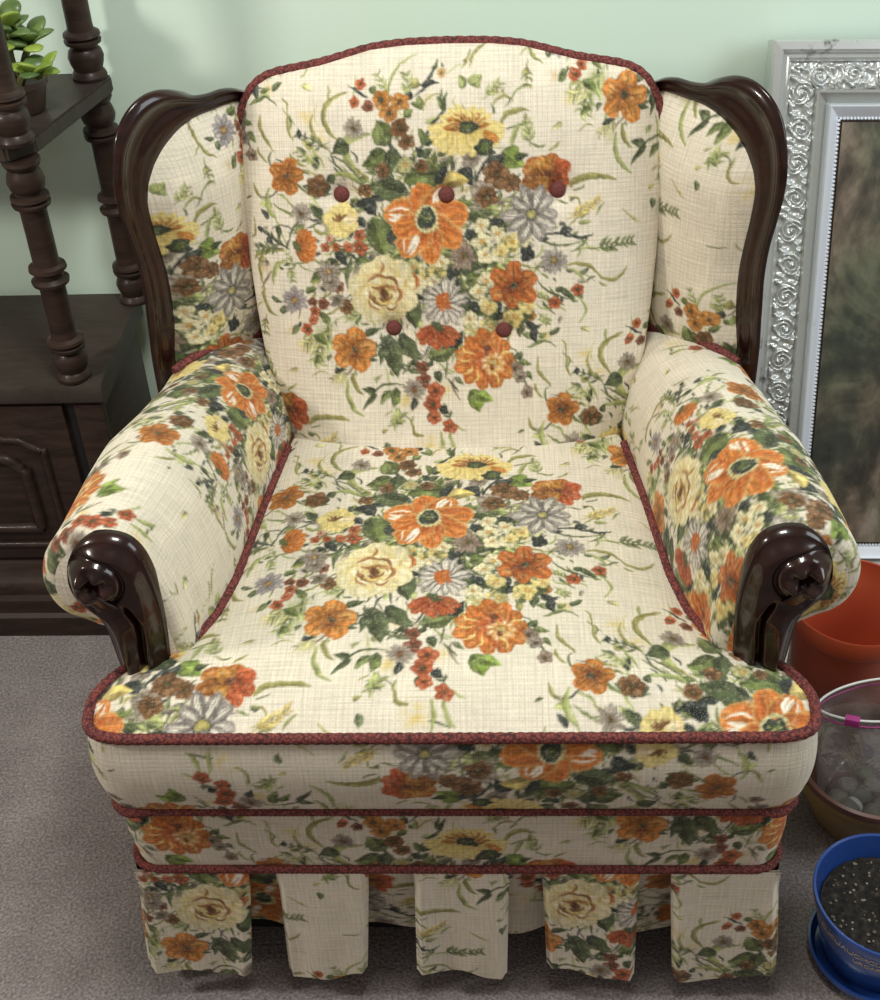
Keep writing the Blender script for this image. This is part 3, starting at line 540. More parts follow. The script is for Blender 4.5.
def p_leaf(b, t, w, c, opa=.96):
    bx, by = b; dx, dy = t[0]-bx, t[1]-by
    L = np.hypot(dx, dy); ang = np.arctan2(dy, dx)
    ca, sa = np.cos(ang), np.sin(ang); bend = prng.uniform(-.12, .12)*L
    def fn(X, Y, nf, nm):
        ex, ey = X-bx, Y-by
        u = (ex*ca+ey*sa)/L; uu = np.clip(u, 0, 1)
        v = (-ex*sa+ey*ca)-bend*np.sin(np.pi*uu)
        hw = w*.5*np.power(np.sin(np.pi*np.power(uu, .72)), .9)*(1+.10*nm)
        al = opa*sst(-.6, .6, hw-np.abs(v)+.15*nf)*(u > -.03)*(u < 1.03)
        two_tone = np.where(v > 0, 1.16, .82)+.16*nm  # printed two-tone leaf: one half in paler ink than the other
        ribs = 1+.10*np.sin((u*L-np.abs(v)*.8)*2.1)
        cc = c*(two_tone*ribs)[..., None]
        cc = mixc(cc, COL['navy'], np.clip(.35*sst(.55, 0, uu)+.25*sst(.7, 1, np.abs(v)/(hw+.2)), 0, .6))
        cc = mixc(cc, c*1.5+.05, .45*sst(.7, .15, np.abs(v))*(uu < .9)*(L > 10))
        return cc, al
    stamp(bx+dx/2, by+dy/2, L*.62+w*.5+2, fn)

def p_sprig(a, b, s, c, n):
    (x0, y0), (x1, y1) = a, b
    p_blade([(x0, y0), ((x0+x1)/2+(y1-y0)*.05, (y0+y1)/2-(x1-x0)*.05), (x1, y1)], 1.3, c*.9)
    ang = np.arctan2(y1-y0, x1-x0)
    for k in range(n):
        f = .25+.75*k/(n-.5)
        x, y = x0+(x1-x0)*f, y0+(y1-y0)*f
        for sg in (-1, 1):
            g = ang+sg*prng.uniform(.55, .85); l = s*(1-.35*f)*prng.uniform(.8, 1.1)
            p_leaf((x, y), (x+l*np.cos(g), y+l*np.sin(g)), max(l*.34, 1.5), c*prng.uniform(.85, 1.12), .85)

def p_floret(x, y, r, col):
    pale = col in ('crm', 'cry', 'yg')
    c = COL[col]; n = 5; a0 = prng.uniform(0, 6)
    if pale: p_disc(x, y, r*.95, COL['mg']*.9, COL['dg'], .55, .4)
    for k in range(n):
        a = a0+k*2*np.pi/n+prng.uniform(-.15, .15)
        cc = c*prng.uniform(.86, 1.1)
        p_petal(x, y, a, r*prng.uniform(.9, 1.12), r*.95, cc*(.92 if pale else .72), cc, (COL['yg']*.85 if pale else c*.6), .35, (COL['wht'] if pale else c*1.35+.06), opa=.94)
    p_disc(x, y, r*.24, COL['cry']*.95 if pale else COL['dg'], COL['och'] if pale else COL['brn']*.7)

def p_daisy(x, y, r, col, cen, n=13, hl=.6):
    c = COL[col]
    for k in range(n):
        a = k*2*np.pi/n+prng.uniform(-.12, .12)
        L = r*prng.uniform(.85, 1.1)
        p_petal(x, y, a, L, r*.36, c*.8, c*prng.uniform(.92, 1.12), c*.62, hl*.6, COL['wht']*.93, streak=.14)
    p_disc(x, y, r*.23, COL[cen], COL['brn'])

def p_gdaisy(x, y, r, col, n):
    c = COL['gry']*1.02
    for k in range(n):
        a = k*2*np.pi/n+prng.uniform(-.1, .1); L = r*prng.uniform(.88, 1.1)
        p_petal(x, y, a, L, r*(4.6/n), c*.80, c*prng.uniform(.90, 1.08), c*.66, .25, COL['wht'], streak=.16, blunt=.55)
        for s in (-.09, .10):
            p_blade([(x+r*.2*np.cos(a+s), y+r*.2*np.sin(a+s)), (x+L*.5*np.cos(a+s*.7), y+L*.5*np.sin(a+s*.7)), (x+L*.84*np.cos(a+s*.4), y+L*.84*np.sin(a+s*.4))], 1.5, COL['wht']*.94)
    if col == 'gro': p_disc(x, y, r*.30, COL['or']*.95, COL['ord'], 1, .2, sq=1.25)
    else:
        for k in range(10): p_disc(x+r*.2*np.cos(k*.63), y+r*.2*np.sin(k*.63), 1.3, COL['navy'])
        p_disc(x, y, r*.17, COL['cry'], COL['ol'])

def p_star(x, y, r, col, n):
    c = COL[col]; a0 = prng.uniform(0, 6) if n != 5 else 1.35
    for k in range(n):
        a = a0+k*2*np.pi/n
        cc = c*prng.uniform(.93, 1.06)
        p_petal(x, y, a, r*prng.uniform(.92, 1.06), r*(4.4/n), cc*.70, cc*1.06, cc*.80, .30, COL['yel'], streak=.16, blunt=.30)
        p_blade([(x+.15*r*np.cos(a), y+.15*r*np.sin(a)), (x+.4*r*np.cos(a+.06), y+.4*r*np.sin(a+.06)), (x+.72*r*np.cos(a), y+.72*r*np.sin(a))], 1.6, cc*.66)
    p_disc(x, y, r*.20, COL['brn']*.7, COL['rbr'], .8, .5)
    p_disc(x, y, r*.12, COL['navy'], COL['dg'])

def p_anem(x, y, r):
    o, w = COL['or'], COL['wht']
    spec = [(168, .95, .78, .55), (95, .80, .72, .35), (52, .85, .66, .65), (8, .95, .66, .15), (-38, .98, .62, .20), (-82, 1.0, .58, .35), (-128, .98, .74, .45), (-160, .8, .5, .3)]
    for d, l, w2, h in spec:
        a = np.radians(d)
        p_petal(x, y, a, r*l, r*w2, COL['ord']*.92, o*1.05, COL['cry'], 0, None, streak=.12, blunt=.42)
        for k in range(3):
            aa = a+(k-1)*.20
            p_blade([(x+r*.3*np.cos(aa), y+r*.3*np.sin(aa)), (x+r*l*.55*np.cos(a+(k-1)*.26), y+r*l*.55*np.sin(a+(k-1)*.26)), (x+r*l*.86*np.cos(aa), y+r*l*.86*np.sin(aa))], 3.2, (COL['orl']*1.1, COL['yel'], COL['ord'])[k] if k != 1 else COL['orl'])
        if h > .4:
            for q, ww in ((.17, 6.0), (.06, 4.5)):
                p_blade([(x+r*l*.42*np.cos(a+q*.8), y+r*l*.42*np.sin(a+q*.8)), (x+r*l*.66*np.cos(a+q*1.3), y+r*l*.66*np.sin(a+q*1.3)), (x+r*l*.88*np.cos(a+q), y+r*l*.88*np.sin(a+q))], ww, w*.98)
            p_blade([(x+r*l*.4*np.cos(a-.3), y+r*l*.4*np.sin(a-.3)), (x+r*l*.68*np.cos(a-.22), y+r*l*.68*np.sin(a-.22)), (x+r*l*.9*np.cos(a), y+r*l*.9*np.sin(a))], 3.0, w)
    for k in range(18):
        a = k*.349; p_disc(x+r*.235*np.cos(a), y+r*.265*np.sin(a), r*.048, COL['crm'], COL['yg'])
    p_disc(x, y, r*.205, COL['dg'], COL['navy'], 1, .15, sq=1.15)
    for k in range(9): p_disc(x+prng.uniform(-.1, .1)*r, y+prng.uniform(-.12, .12)*r, r*.03, COL['yg'], COL['mg'])

def p_rose(x, y, r):
    c = COL['crm']
    for k in range(9):
        a = k*2*np.pi/9+.2
        p_petal(x+r*.15*np.cos(a), y+r*.15*np.sin(a), a, r*prng.uniform(.76, .98), r*.95, COL['cry']*.94, c*prng.uniform(.92, 1.03), COL['yel']*.93, .35, COL['wht'], streak=.05, blunt=.4)
    for k in range(7):
        a = k*2*np.pi/7+.5
        p_petal(x+r*.05*np.cos(a), y-r*.05+r*.05*np.sin(a), a, r*.62, r*.55, COL['cry']*.92, c, COL['och']*1.1, .5, COL['wht'], streak=.05, blunt=.45)
    for (ax, ay, bx, by, ex, ey, w) in [(-.5,.28,-.2,.45,.1,.32,4),(-.38,.1,-.15,.02,.12,.18,4.5),(.05,.38,.3,.3,.42,.02,4),(.4,.1,.5,-.2,.28,-.42,5),(-.42,-.05,-.3,-.36,.02,-.46,5),(-.2,-.25,.05,-.32,.22,-.14,4.5),
        (-.24,-.02,-.04,.1,.2,.0,4),(-.1,.5,-.02,.7,-.06,.85,2.5),(.0,-.52,.2,-.6,.34,-.5,3.2),(.12,.1,.28,.05,.34,-.12,3.5),(-.5,-.3,-.4,-.5,-.2,-.6,3)]:
        p_blade([(x+ax*r, y+ay*r), (x+bx*r, y+by*r), (x+ex*r, y+ey*r)], w*r/42, COL['brn']*prng.uniform(1.0, 1.5))
    p_disc(x-.05*r, y-.16*r, r*.15, COL['rbr']*.8, COL['brn'], .95, .4)
    p_blade([(x-.3*r, y-.3*r), (x-.05*r, y-.4*r), (x+.18*r, y-.28*r)], 4*r/42, COL['yel'])
    p_blade([(x+.86*r, y+.5*r), (x+.98*r, y+.25*r), (x+.93*r, y+.02*r)], 4, COL['ord'])

def p_orose(x, y, r):
    o = COL['or']
    for ring, n, l in ((0, 11, 1.0), (1, 9, .74)):
        for k in range(n):
            a = k*2*np.pi/n+ring*.3
            cc = o*prng.uniform(.88, 1.06)
            p_petal(x, y, a, r*l*prng.uniform(.92, 1.05), r*.62, COL['rust'], cc, cc*(.75 if ring else .82), .28, COL['cry'], streak=.16, blunt=.45)
    cx, cy = x+.26*r, y-.16*r
    for k in range(9):
        a = k*.7; p_petal(cx, cy, a, r*.42, r*.26, COL['cry'], COL['orl'], COL['rust'], .75, COL['wht'], blunt=.45)
    p_disc(cx, cy, r*.16, COL['yg'], COL['och'], 1, .4); p_disc(cx-.04*r, cy-.08*r, r*.08, COL['brn'], COL['rbr'])
    p_disc(x+.08*r, y+.33*r, r*.13, COL['brn']*.7, COL['rbr'], .9, .5)
    for a in (2.6, 3.1, 3.7, 4.2, 5.2, .2):
        p_blade([(x+.45*r*np.cos(a), y+.45*r*np.sin(a)), (x+.65*r*np.cos(a+.12), y+.65*r*np.sin(a+.12)), (x+.85*r*np.cos(a), y+.85*r*np.sin(a))], 2.4, COL['cry']*1.02)

def p_poppy(x, y, r, col, d):
    """Half-open bloom facing d degrees."""
    c = COL[col]; a0 = np.radians(d)
    bx, by = x-.45*r*np.cos(a0+np.pi), y-.45*r*np.sin(a0+np.pi)
    if d < 200: bx, by = x+.55*r*np.cos(a0), y+.55*r*np.sin(a0); a0 += np.pi+.55
    else: bx, by = x, y+.3*r
    for k in range(7):
        a = a0+(k-3)*.36
        cc = c*prng.uniform(.9, 1.08)
        p_petal(bx, by, a, r*prng.uniform(1.15, 1.4), r*.62, cc*.80, cc*1.02, cc*.78, .15, COL['yel'], streak=.18, blunt=.45)
    p_disc(bx, by, r*.22, COL['mg'] if d < 200 else COL['dg'], COL['dg'], .9, .5)

def p_pansy(x, y, r):
    o, d = COL['orb'], COL['rust']
    for a, l, w, c, h in ((75, .85, .8, o*.98, .1), (25, .95, .85, d*1.08, 0), (-28, 1.0, .8, d, 0), (-65, 1.05, .6, d*1.05, 0), (155, 1.12, 1.0, o, .35), (200, 1.15, .8, o*.82, .1), (115, .8, .7, COL['och']*1.08, .4), (245, .8, .5, COL['och']*1.1, .4)):
        p_petal(x, y, np.radians(a), r*l, r*w, c*.72, c*1.05, c*.72, h, COL['yel'], streak=.17, blunt=.42)
    p_disc(x, y, r*.15, COL['brn']*.6, COL['rbr'], .9, .5)

def p_sun(x, y, r):
    for k in range(12):
        a = np.pi+k*np.pi/11
        p_petal(x+.35*r*np.cos(a), y-.02*r, a, r*.85, r*.42, COL['yel']*.95, COL['pyel']*1.06, COL['yel']*.9, .3, COL['crm'], streak=.08, blunt=.4)
    for k in range(9):
        a = .1+k*np.pi/8.4
        p_petal(x, y, a, r*(.55+.4*abs(np.cos(a))), r*.34, COL['pyel'], COL['pyel']*1.05, COL['yel'], 0, None, streak=.08)
        p_petal(x, y, a, r*(.35+.35*abs(np.cos(a))), r*.24, COL['brn'], COL['och'], COL['rbr'], 0, None, streak=.2)
    p_petal(x+.5*r, y-.1*r, -.6, r*.55, r*.3, COL['och'], COL['och']*1.1, COL['brn'])
    p_disc(x, y, r*.32, COL['mg'], COL['navy'], 1, .25, sq=.52)

def p_pale(x, y, r):
    c = COL['pyel']
    for k in range(7):
        a = k*.9+.4
        p_petal(x, y, a, r*prng.uniform(.95, 1.1), r*.95, c*.95, c*1.05, COL['yel']*.88, .25, COL['crm'], streak=.08, blunt=.42)
    p_petal(x+.1*r, y, .1, r*.8, r*.6, COL['crm'], COL['tan']*1.08, COL['tan'], .3)
    for a, l in ((2.4, .5), (3.0, .6), (.8, .45), (1.6, .4)): p_blade([(x, y), (x+.5*l*r*np.cos(a+.2), y+.5*l*r*np.sin(a+.2)), (x+l*r*np.cos(a), y+l*r*np.sin(a))], 3, COL['brn'])
    p_disc(x, y+.1*r, r*.10, COL['rbr'], COL['brn'])

def p_core(x, y, r, n):
    for k in range(n):
        a = prng.uniform(0, 2*np.pi); q = r*np.sqrt(prng.uniform(0, 1))
        bx, by = x+q*np.cos(a)*1.0, y+q*np.sin(a)*.95
        g = a+prng.uniform(-1, 1); l = prng.uniform(8, 26)
        p_leaf((bx, by), (bx+l*np.cos(g), by+l*np.sin(g)), l*prng.uniform(.2, .5), COL[('navy', 'dg', 'dg', 'mg', 'gb', 'lg')[k % 6]]*prng.uniform(.9, 1.1), .9)

def p_fill(x, y, r, n, wide=False):
    """Grassy stems and little leaves bursting out between the blooms."""
    for k in range(n):
        a = prng.uniform(0, 2*np.pi); q = r*min(abs(prng.normal(0, .85)), 1.75)
        bx, by = x+1.25*q*np.cos(a), y+1.05*q*np.sin(a)
        g = a+prng.normal(0, .55); l = prng.uniform(9, 30)
        c = COL[(('lg', 'ol', 'mg', 'yg', 'lg', 'dg', 'ol') if wide else ('dg', 'mg', 'navy', 'ol', 'lg', 'dg', 'gb'))[k % 7]]*prng.uniform(.9, 1.15)
        ex, ey = bx+l*np.cos(g), by+l*np.sin(g)
        if k % 3: p_blade([(bx, by), ((bx+ex)/2-(ey-by)*prng.uniform(-.25, .25), (by+ey)/2+(ex-bx)*prng.uniform(-.25, .25)), (ex, ey)], prng.uniform(1.2, 3.0), c)
        else: p_leaf((bx, by), (bx+.6*l*np.cos(g), by+.6*l*np.sin(g)), l*prng.uniform(.18, .34), c, .88)

def paint_cloth():
    for k, q, s, col, ex in PRINT:
        P = [(q[i], q[i+1]) for i in range(0, len(q), 2)]
        x, y = P[0]; c = COL.get(col)
        if k == 'wash': p_wash(x, y, s, c)
        elif k == 'core': p_core(x, y, s, ex)
        elif k == 'fill': p_fill(x, y, s, ex, col == 'lg')
        elif k == 'blade': p_blade(P, s*1.22, c)
        elif k == 'sprig': p_sprig(P[0], P[1], s*1.25, c, ex)
        elif k == 'leaf': p_leaf(P[0], P[1], s*1.12, c)
        elif k == 'floret': p_floret(x, y, s*1.06, col)
        elif k == 'daisy': p_daisy(x, y, s, col, ex)
        elif k == 'gdaisy': p_gdaisy(x, y, s, col, ex)
        elif k == 'star': p_star(x, y, s, col, ex)
        elif k == 'anem': p_anem(x, y, s)
        elif k == 'rose': p_rose(x, y, s)
        elif k == 'orose': p_orose(x, y, s)
        elif k == 'poppy': p_poppy(x, y, s, col, ex)
        elif k == 'pansy': p_pansy(x, y, s)
        elif k == 'sun': p_sun(x, y, s)
        elif k == 'pale': p_pale(x, y, s)
        elif k == 'bud': p_disc(x, y, s, COL['mg'], COL['navy'], 1, .3)
    finish_cloth()

def finish_cloth():
    """Dry the ink: a little bleed, missed yarns, and ink a shade duller than fresh paint."""
    global CANVAS
    C = CANVAS
    B = sum(np.roll(np.roll(C, i, 0), j, 1)*w for i, wi in ((-1, .25), (0, .5), (1, .25)) for j, wj in ((-1, .25), (0, .5), (1, .25)) for w in (wi*wj,))
    g = B.mean(-1, keepdims=True)
    B = g+(B-g)*.86
    ink = np.clip(np.abs(B-CLOTH).sum(-1)*2.2, 0, 1)
    miss = np.clip(.30*sst(.35, 1.5, N_FINE+.4*noise_tile(3))+.10*sst(.2, 1.2, N_MID), 0, .5)*ink
    CANVAS = B*(1-miss[..., None])+(CLOTH*.93)*miss[..., None]

def cloth_linear(u, v):
    """Print colour (linear RGB) at cloth coordinates in metres."""
    h, w = TH*TS, TW*TS
    x = np.mod(u*1000*TS, w); y = np.mod(v*1000*TS, h)
    x0 = np.floor(x).astype(int); y0 = np.floor(y).astype(int); fx = (x-x0)[..., None]; fy = (y-y0)[..., None]
    x0 %= w; y0 %= h; x1 = (x0+1) % w; y1 = (y0+1) % h
    c = (CANVAS[y0, x0]*(1-fx)+CANVAS[y0, x1]*fx)*(1-fy)+(CANVAS[y1, x0]*(1-fx)+CANVAS[y1, x1]*fx)*fy
    return np.where(c <= .04045, c/12.92, ((c+.055)/1.055)**2.4)
# ---------------------------------------------------------------- the armchair (local frame: x right, y back, z up, front edge at y = 0)
YAW = -.05288
chair = thing('wing_armchair', 'cream wing armchair printed with orange flowers, rust piping and dark carved wood', 'armchair', (0, 0, 0), YAW)
paint_cloth()

HY = [-.012, -.010, -.005, .006, .04, .066, .085, .100, .112, .126, .165, .225, .36, .48, .56]
HX = [.339, .350, .359, .366, .369, .358, .343, .318, .295, .277, .259, .246, .232, .217, .205]
def hw(y): return np.interp(y, HY, HX)
SEAT_Z, WELT_R = .485, .0054

def seat_outline(y_end, z=SEAT_Z, off=0.0):
    """Left back corner, round the T front, to the right back corner."""
    ys = np.r_[np.linspace(y_end, .14, 20), np.linspace(.135, -.012, 40)]
    L = np.stack([-hw(ys)-off, ys], 1); R = L[::-1]*[-1, 1]
    F = np.stack([np.linspace(-.33, .33, 30), np.full(30, -.0125-off)], 1)
    P = np.vstack([L, F, R])
    P = resample(P, 700)
    k = np.ones(9)/9                                                    # soften the corners a little
    Q = np.stack([np.convolve(np.pad(P[:, i], 4, mode='edge'), k, 'valid') for i in range(2)], 1)
    return np.column_stack([Q, np.full(len(Q), z)])

def make_seat():
    c = Cloth()
    ys = np.unique(np.r_[np.linspace(-.0125, .006, 12), np.linspace(.006, .54, 330)])
    s = np.linspace(-1, 1, 450)
    Y, S = np.meshgrid(ys, s, indexing='ij')
    X = S*hw(Y)
    edge = np.clip(1-np.abs(S)**7, 0, 1)
    Z = SEAT_Z+.0195*edge*ss(-.0125, .05, Y)**.7*(1-.35*ss(.3, .54, Y))+.004*np.sin(X*9+1.2)*np.sin(Y*8)*edge
    c.add(np.stack([X, Y, Z], -1), np.stack([.945*X-.002, .945*Y+.006], -1))
    # boxed border, printed cloth the other way up
    P = seat_outline(.48)
    arc = np.r_[0, np.cumsum(np.linalg.norm(np.diff(P[:, :2], axis=0), axis=1))]; arc -= arc[-1]/2
    T = np.gradient(P[:, :2], axis=0); T /= np.linalg.norm(T, axis=1)[:, None]; N = np.stack([T[:, 1], -T[:, 0]], 1)
    if N[350, 1] > 0: N = -N
    t = np.linspace(0, 1, 70)
    off = .010*np.sin(np.pi*np.clip(t*1.02, 0, 1))**.8-.005*t**2
    B = np.empty((len(P), len(t), 3))
    B[..., :2] = P[:, None, :2]+N[:, None]*off[None, :, None]
    B[..., 2] = SEAT_Z-t[None]*.121
    U = np.stack([-.033-(arc[:, None]-.108)+0*t, .297+(.470-B[..., 2])], -1)
    c.add(B, U, flip=True)
    o = c.build('seat_cushion', chair)
    tube('piping', seat_outline(.485, SEAT_Z+.0005, .0015), WELT_R, MAT['welt'], o, 9, False, (4, 900))
    tube('piping', seat_outline(.30, SEAT_Z-.121, -.005), WELT_R*.95, MAT['welt'], o, 9, False, (4, 900))
make_seat()

def u_outline(off, z, y_end=.62, rc=.03, n=900):
    hwid = .361+off; yf = .006-off
    a = np.linspace(0, np.pi/2, 12)
    L = [(-hwid, y_end), (-hwid, yf+rc)]+[(-hwid+rc-rc*np.cos(t), yf+rc-rc*np.sin(t)) for t in a[1:]]
    R = [(-x, y) for x, y in L[::-1]]
    P = resample(np.array(L+R), n)
    return np.column_stack([P, np.full(n, z)])

def make_rail():
    c = Cloth(); n = 900
    t = np.linspace(0, 1, 60)
    rows = [u_outline(.004*np.sin(np.pi*tt), .366-.118*tt, n=n) for tt in t]
    P = np.stack(rows, 1)
    arc = np.linspace(-1, 1, n)*(.361+.6)
    U = np.stack([arc[:, None]+.34+0*t, P[..., 2]-.19], -1)
    c.add(P, U, flip=True)
    o = c.build('seat_rail', chair)
    tube('piping', u_outline(.003, .2475), WELT_R*.85, MAT['welt'], o, 9, False, (4, 900))
make_rail()

def make_skirt():
    # (x0, x1) at the top edge, (x0, x1) at the hem, hem height, cloth offset
    flaps = [(-.361, -.231, -.374, -.252, .052, (-.085+.285, .215-.185)), (-.200, -.096, -.208, -.110, .048, (.40, .10)), (-.045, .062, -.050, .059, .050, (-.14, .46)),
             (.098, .207, .107, .212, .053, (-.085-.135, .215-.195)), (.241, .361, .257, .380, .047, (.21-.30, .13-.14))]
    def panel(x0, x1, h0, h1, hem, uv, seed, side=0):
        c = Cloth(); rg = np.random.default_rng(seed)
        s = np.linspace(0, 1, 90); t = np.linspace(0, 1, 120)
        S, T = np.meshgrid(s, t, indexing='ij')
        ph = rg.uniform(0, 6, 3)
        wave = .004*np.sin(S*5.0+ph[0])*T+.0025*np.sin(S*11+ph[1])*T*T
        X = (x0+(x1-x0)*S)*(1-T)+(h0+(h1-h0)*S)*T
        hz = hem+.007*np.sin(S*4+ph[2])+.004*np.sin(S*12+ph[1])
        Z = .2475*(1-T)+hz*T
        Yf = -.001-.004*np.sin(np.pi*T*.5)-wave-.003*T
        # the edges of each flap turn back into the pleat
        turn = ss(.07, 0, S)+ss(.93, 1, S)
        Yf = Yf+.010*turn*ss(0, .25, T)
        P = np.stack([X, Yf, Z], -1); U = np.stack([X+uv[0], Z+uv[1]], -1)
        if side:                                                      # same flap hung on the side of the chair
            P = np.stack([side*(.361-P[..., 1]+.022*T), X, Z], -1)
        c.add(P, U)
        # thickness: the lining a little behind
        B = P.copy(); 
        if side: B[..., 0] -= side*.003
        else: B[..., 1] += .003
        c.add(B, U, flip=True)
        return c
    for k, (x0, x1, h0, h1, hem, uv) in enumerate(flaps):
        panel(x0, x1, h0, h1, hem, uv, 20+k).build('skirt_flap', chair)
    for sd in (-1, 1):
        for k, (y0, y1) in enumerate(((.012, .125), (.165, .275), (.315, .425), (.465, .59))):
            panel(y0, y1, y0-.003, y1+.008, .052, (.1*k, .05*k), 40+k+(sd > 0)*7, sd).build('skirt_flap', chair)
    # pleat cloth set back behind the flaps, its hem pulled up a little
    c = Cloth(); n = 420; t = np.linspace(0, 1, 90)
    rows = []
    for tt in t:
        P = u_outline(-.012-.022*np.sin(tt*np.pi/2), .246-.166*tt, n=n); q = np.linspace(0, 1, n)
        P[:, 1] += .006*np.sin(q*90)*tt; P[:, 2] += .008*np.sin(q*55+1)*tt
        rows.append(P)
    P = np.stack(rows, 1); arc = np.linspace(-.96, .96, n)
    c.add(P, np.stack([arc[:, None]+.22+0*t, P[..., 2]+.16], -1), flip=True)
    c.build('skirt_pleat', chair)
make_skirt()

# inner carcass standing on the floor, hidden by the skirt
MB().box(-.30, .30, .09, .58, .0, .10, .004).build('base', MAT['black'], chair)

# ---- arms
AP = np.array([(.268,.42),(.2685,.46),(.269,.50),(.273,.54),(.281,.58),(.293,.615),(.311,.643),(.334,.658),(.359,.660),(.384,.650),(.404,.629),(.415,.602),(.416,.577),(.408,.555),(.394,.541),(.377,.533),(.364,.522),(.361,.50),(.361,.42),(.361,.34),(.361,.25)])
def arm_profile(n=230):
    P = smooth_path(AP, n); return P
APR = arm_profile()
AG = np.r_[0, np.cumsum(np.linalg.norm(np.diff(APR, axis=0), axis=1))]
def arm_sec(y):
    xi = hw(min(max(y, .126), .56))+.004-.007*ss(.15, .126, y); xo = np.interp(y, [.10, .12, .30, .46, .60], [.417, .417, .402, .374, .366])
    f = (APR[:, 0]-.268)/(.416-.268)
    x = xi+f*(xo-xi)
    i = np.arange(len(APR)); kk = np.argmin(np.abs(APR[:, 1]-.525)+10*(APR[:, 0] < .35))
    x = np.where(i >= kk, x+(.361-x)*ss(kk-10, kk+14, i), x)
    k = np.interp(y, [.10, .30, .42, .52, .66], [1, .93, .80, .62, .50])
    z = np.where(APR[:, 1] > .5, .5+(APR[:, 1]-.5)*k, APR[:, 1])
    return np.stack([x, z], 1)
# inward offset directions of the front profile
_T = np.gradient(APR, axis=0); _T /= np.linalg.norm(_T, axis=1)[:, None]; AN = np.stack([_T[:, 1], -_T[:, 0]], 1)
SK = np.array([(.316, .42), (.316, .50), (.322, .56), (.338, .598), (.362, .600)])
def skel(P):
    best = None
    for a, b in zip(SK[:-1], SK[1:]):
        d = b-a; t = np.clip(((P-a)@d)/(d@d), 0, 1); Q = a+t[:, None]*d; e = np.linalg.norm(P-Q, axis=1)
        if best is None: best, bq = e, Q
        else: m = e < best; best = np.where(m, e, best); bq = np.where(m[:, None], Q, bq)
    return bq

def make_arm(sd):
    c = Cloth()
    ys = np.r_[np.linspace(.118, .66, 330)]
    secs = [(y, arm_sec(y)) for y in ys]
    front = []
    base = arm_sec(.118)
    for a in np.linspace(0, np.pi/2, 14)[1:]:                           # rolled-over front edge
        q = base-AN*(-.016*(1-np.cos(a))); front.append((.118-.018*np.sin(a), q))
    tgt = skel(front[-1][1])
    q0 = front[-1][1]
    for f in np.linspace(0, 1, 50)[1:]: front.append((.100-.004*np.sin(np.pi*min(f*1.3, 1)*.5), q0+(tgt-q0)*f))
    secs = front[::-1]+secs
    P = np.empty((len(secs), len(APR), 3)); U = np.empty((len(secs), len(APR), 2))
    for i, (y, s) in enumerate(secs):
        P[i, :, 0] = sd*s[:, 0]; P[i, :, 1] = y; P[i, :, 2] = s[:, 1]
    plump = .0035*np.sin(P[..., 1]*21+.7*sd)*np.sin(AG*14)[None]*ss(.11, .16, P[..., 1])
    P[..., 2] += plump
    d = np.r_[0, np.cumsum(np.linalg.norm(np.diff(P[:, 90], axis=0), axis=1))]; d = d-d[len(front)]+.118
    along = np.where(np.arange(len(secs)) < len(front), d, P[:, 90, 1])[:, None]+0*AG[None]
    if sd > 0: U[..., 0] = -along+.187; U[..., 1] = AG[None]+.052
    else: U[..., 0] = along-.480; U[..., 1] = AG[None]+.085
    # flat front: carry the print straight across instead of pinching it
    nf = len(front)
    for i in range(nf):
        if i < nf-13:
            U[i, :, 0] = (P[i, :, 2]-.6)+(.05 if sd > 0 else -.30); U[i, :, 1] = sd*P[i, :, 0]+(.02 if sd > 0 else -.05)
    c.add(P, U, flip=sd < 0)
    return c.build('arm', chair)
arms = {sd: make_arm(sd) for sd in (-1, 1)}

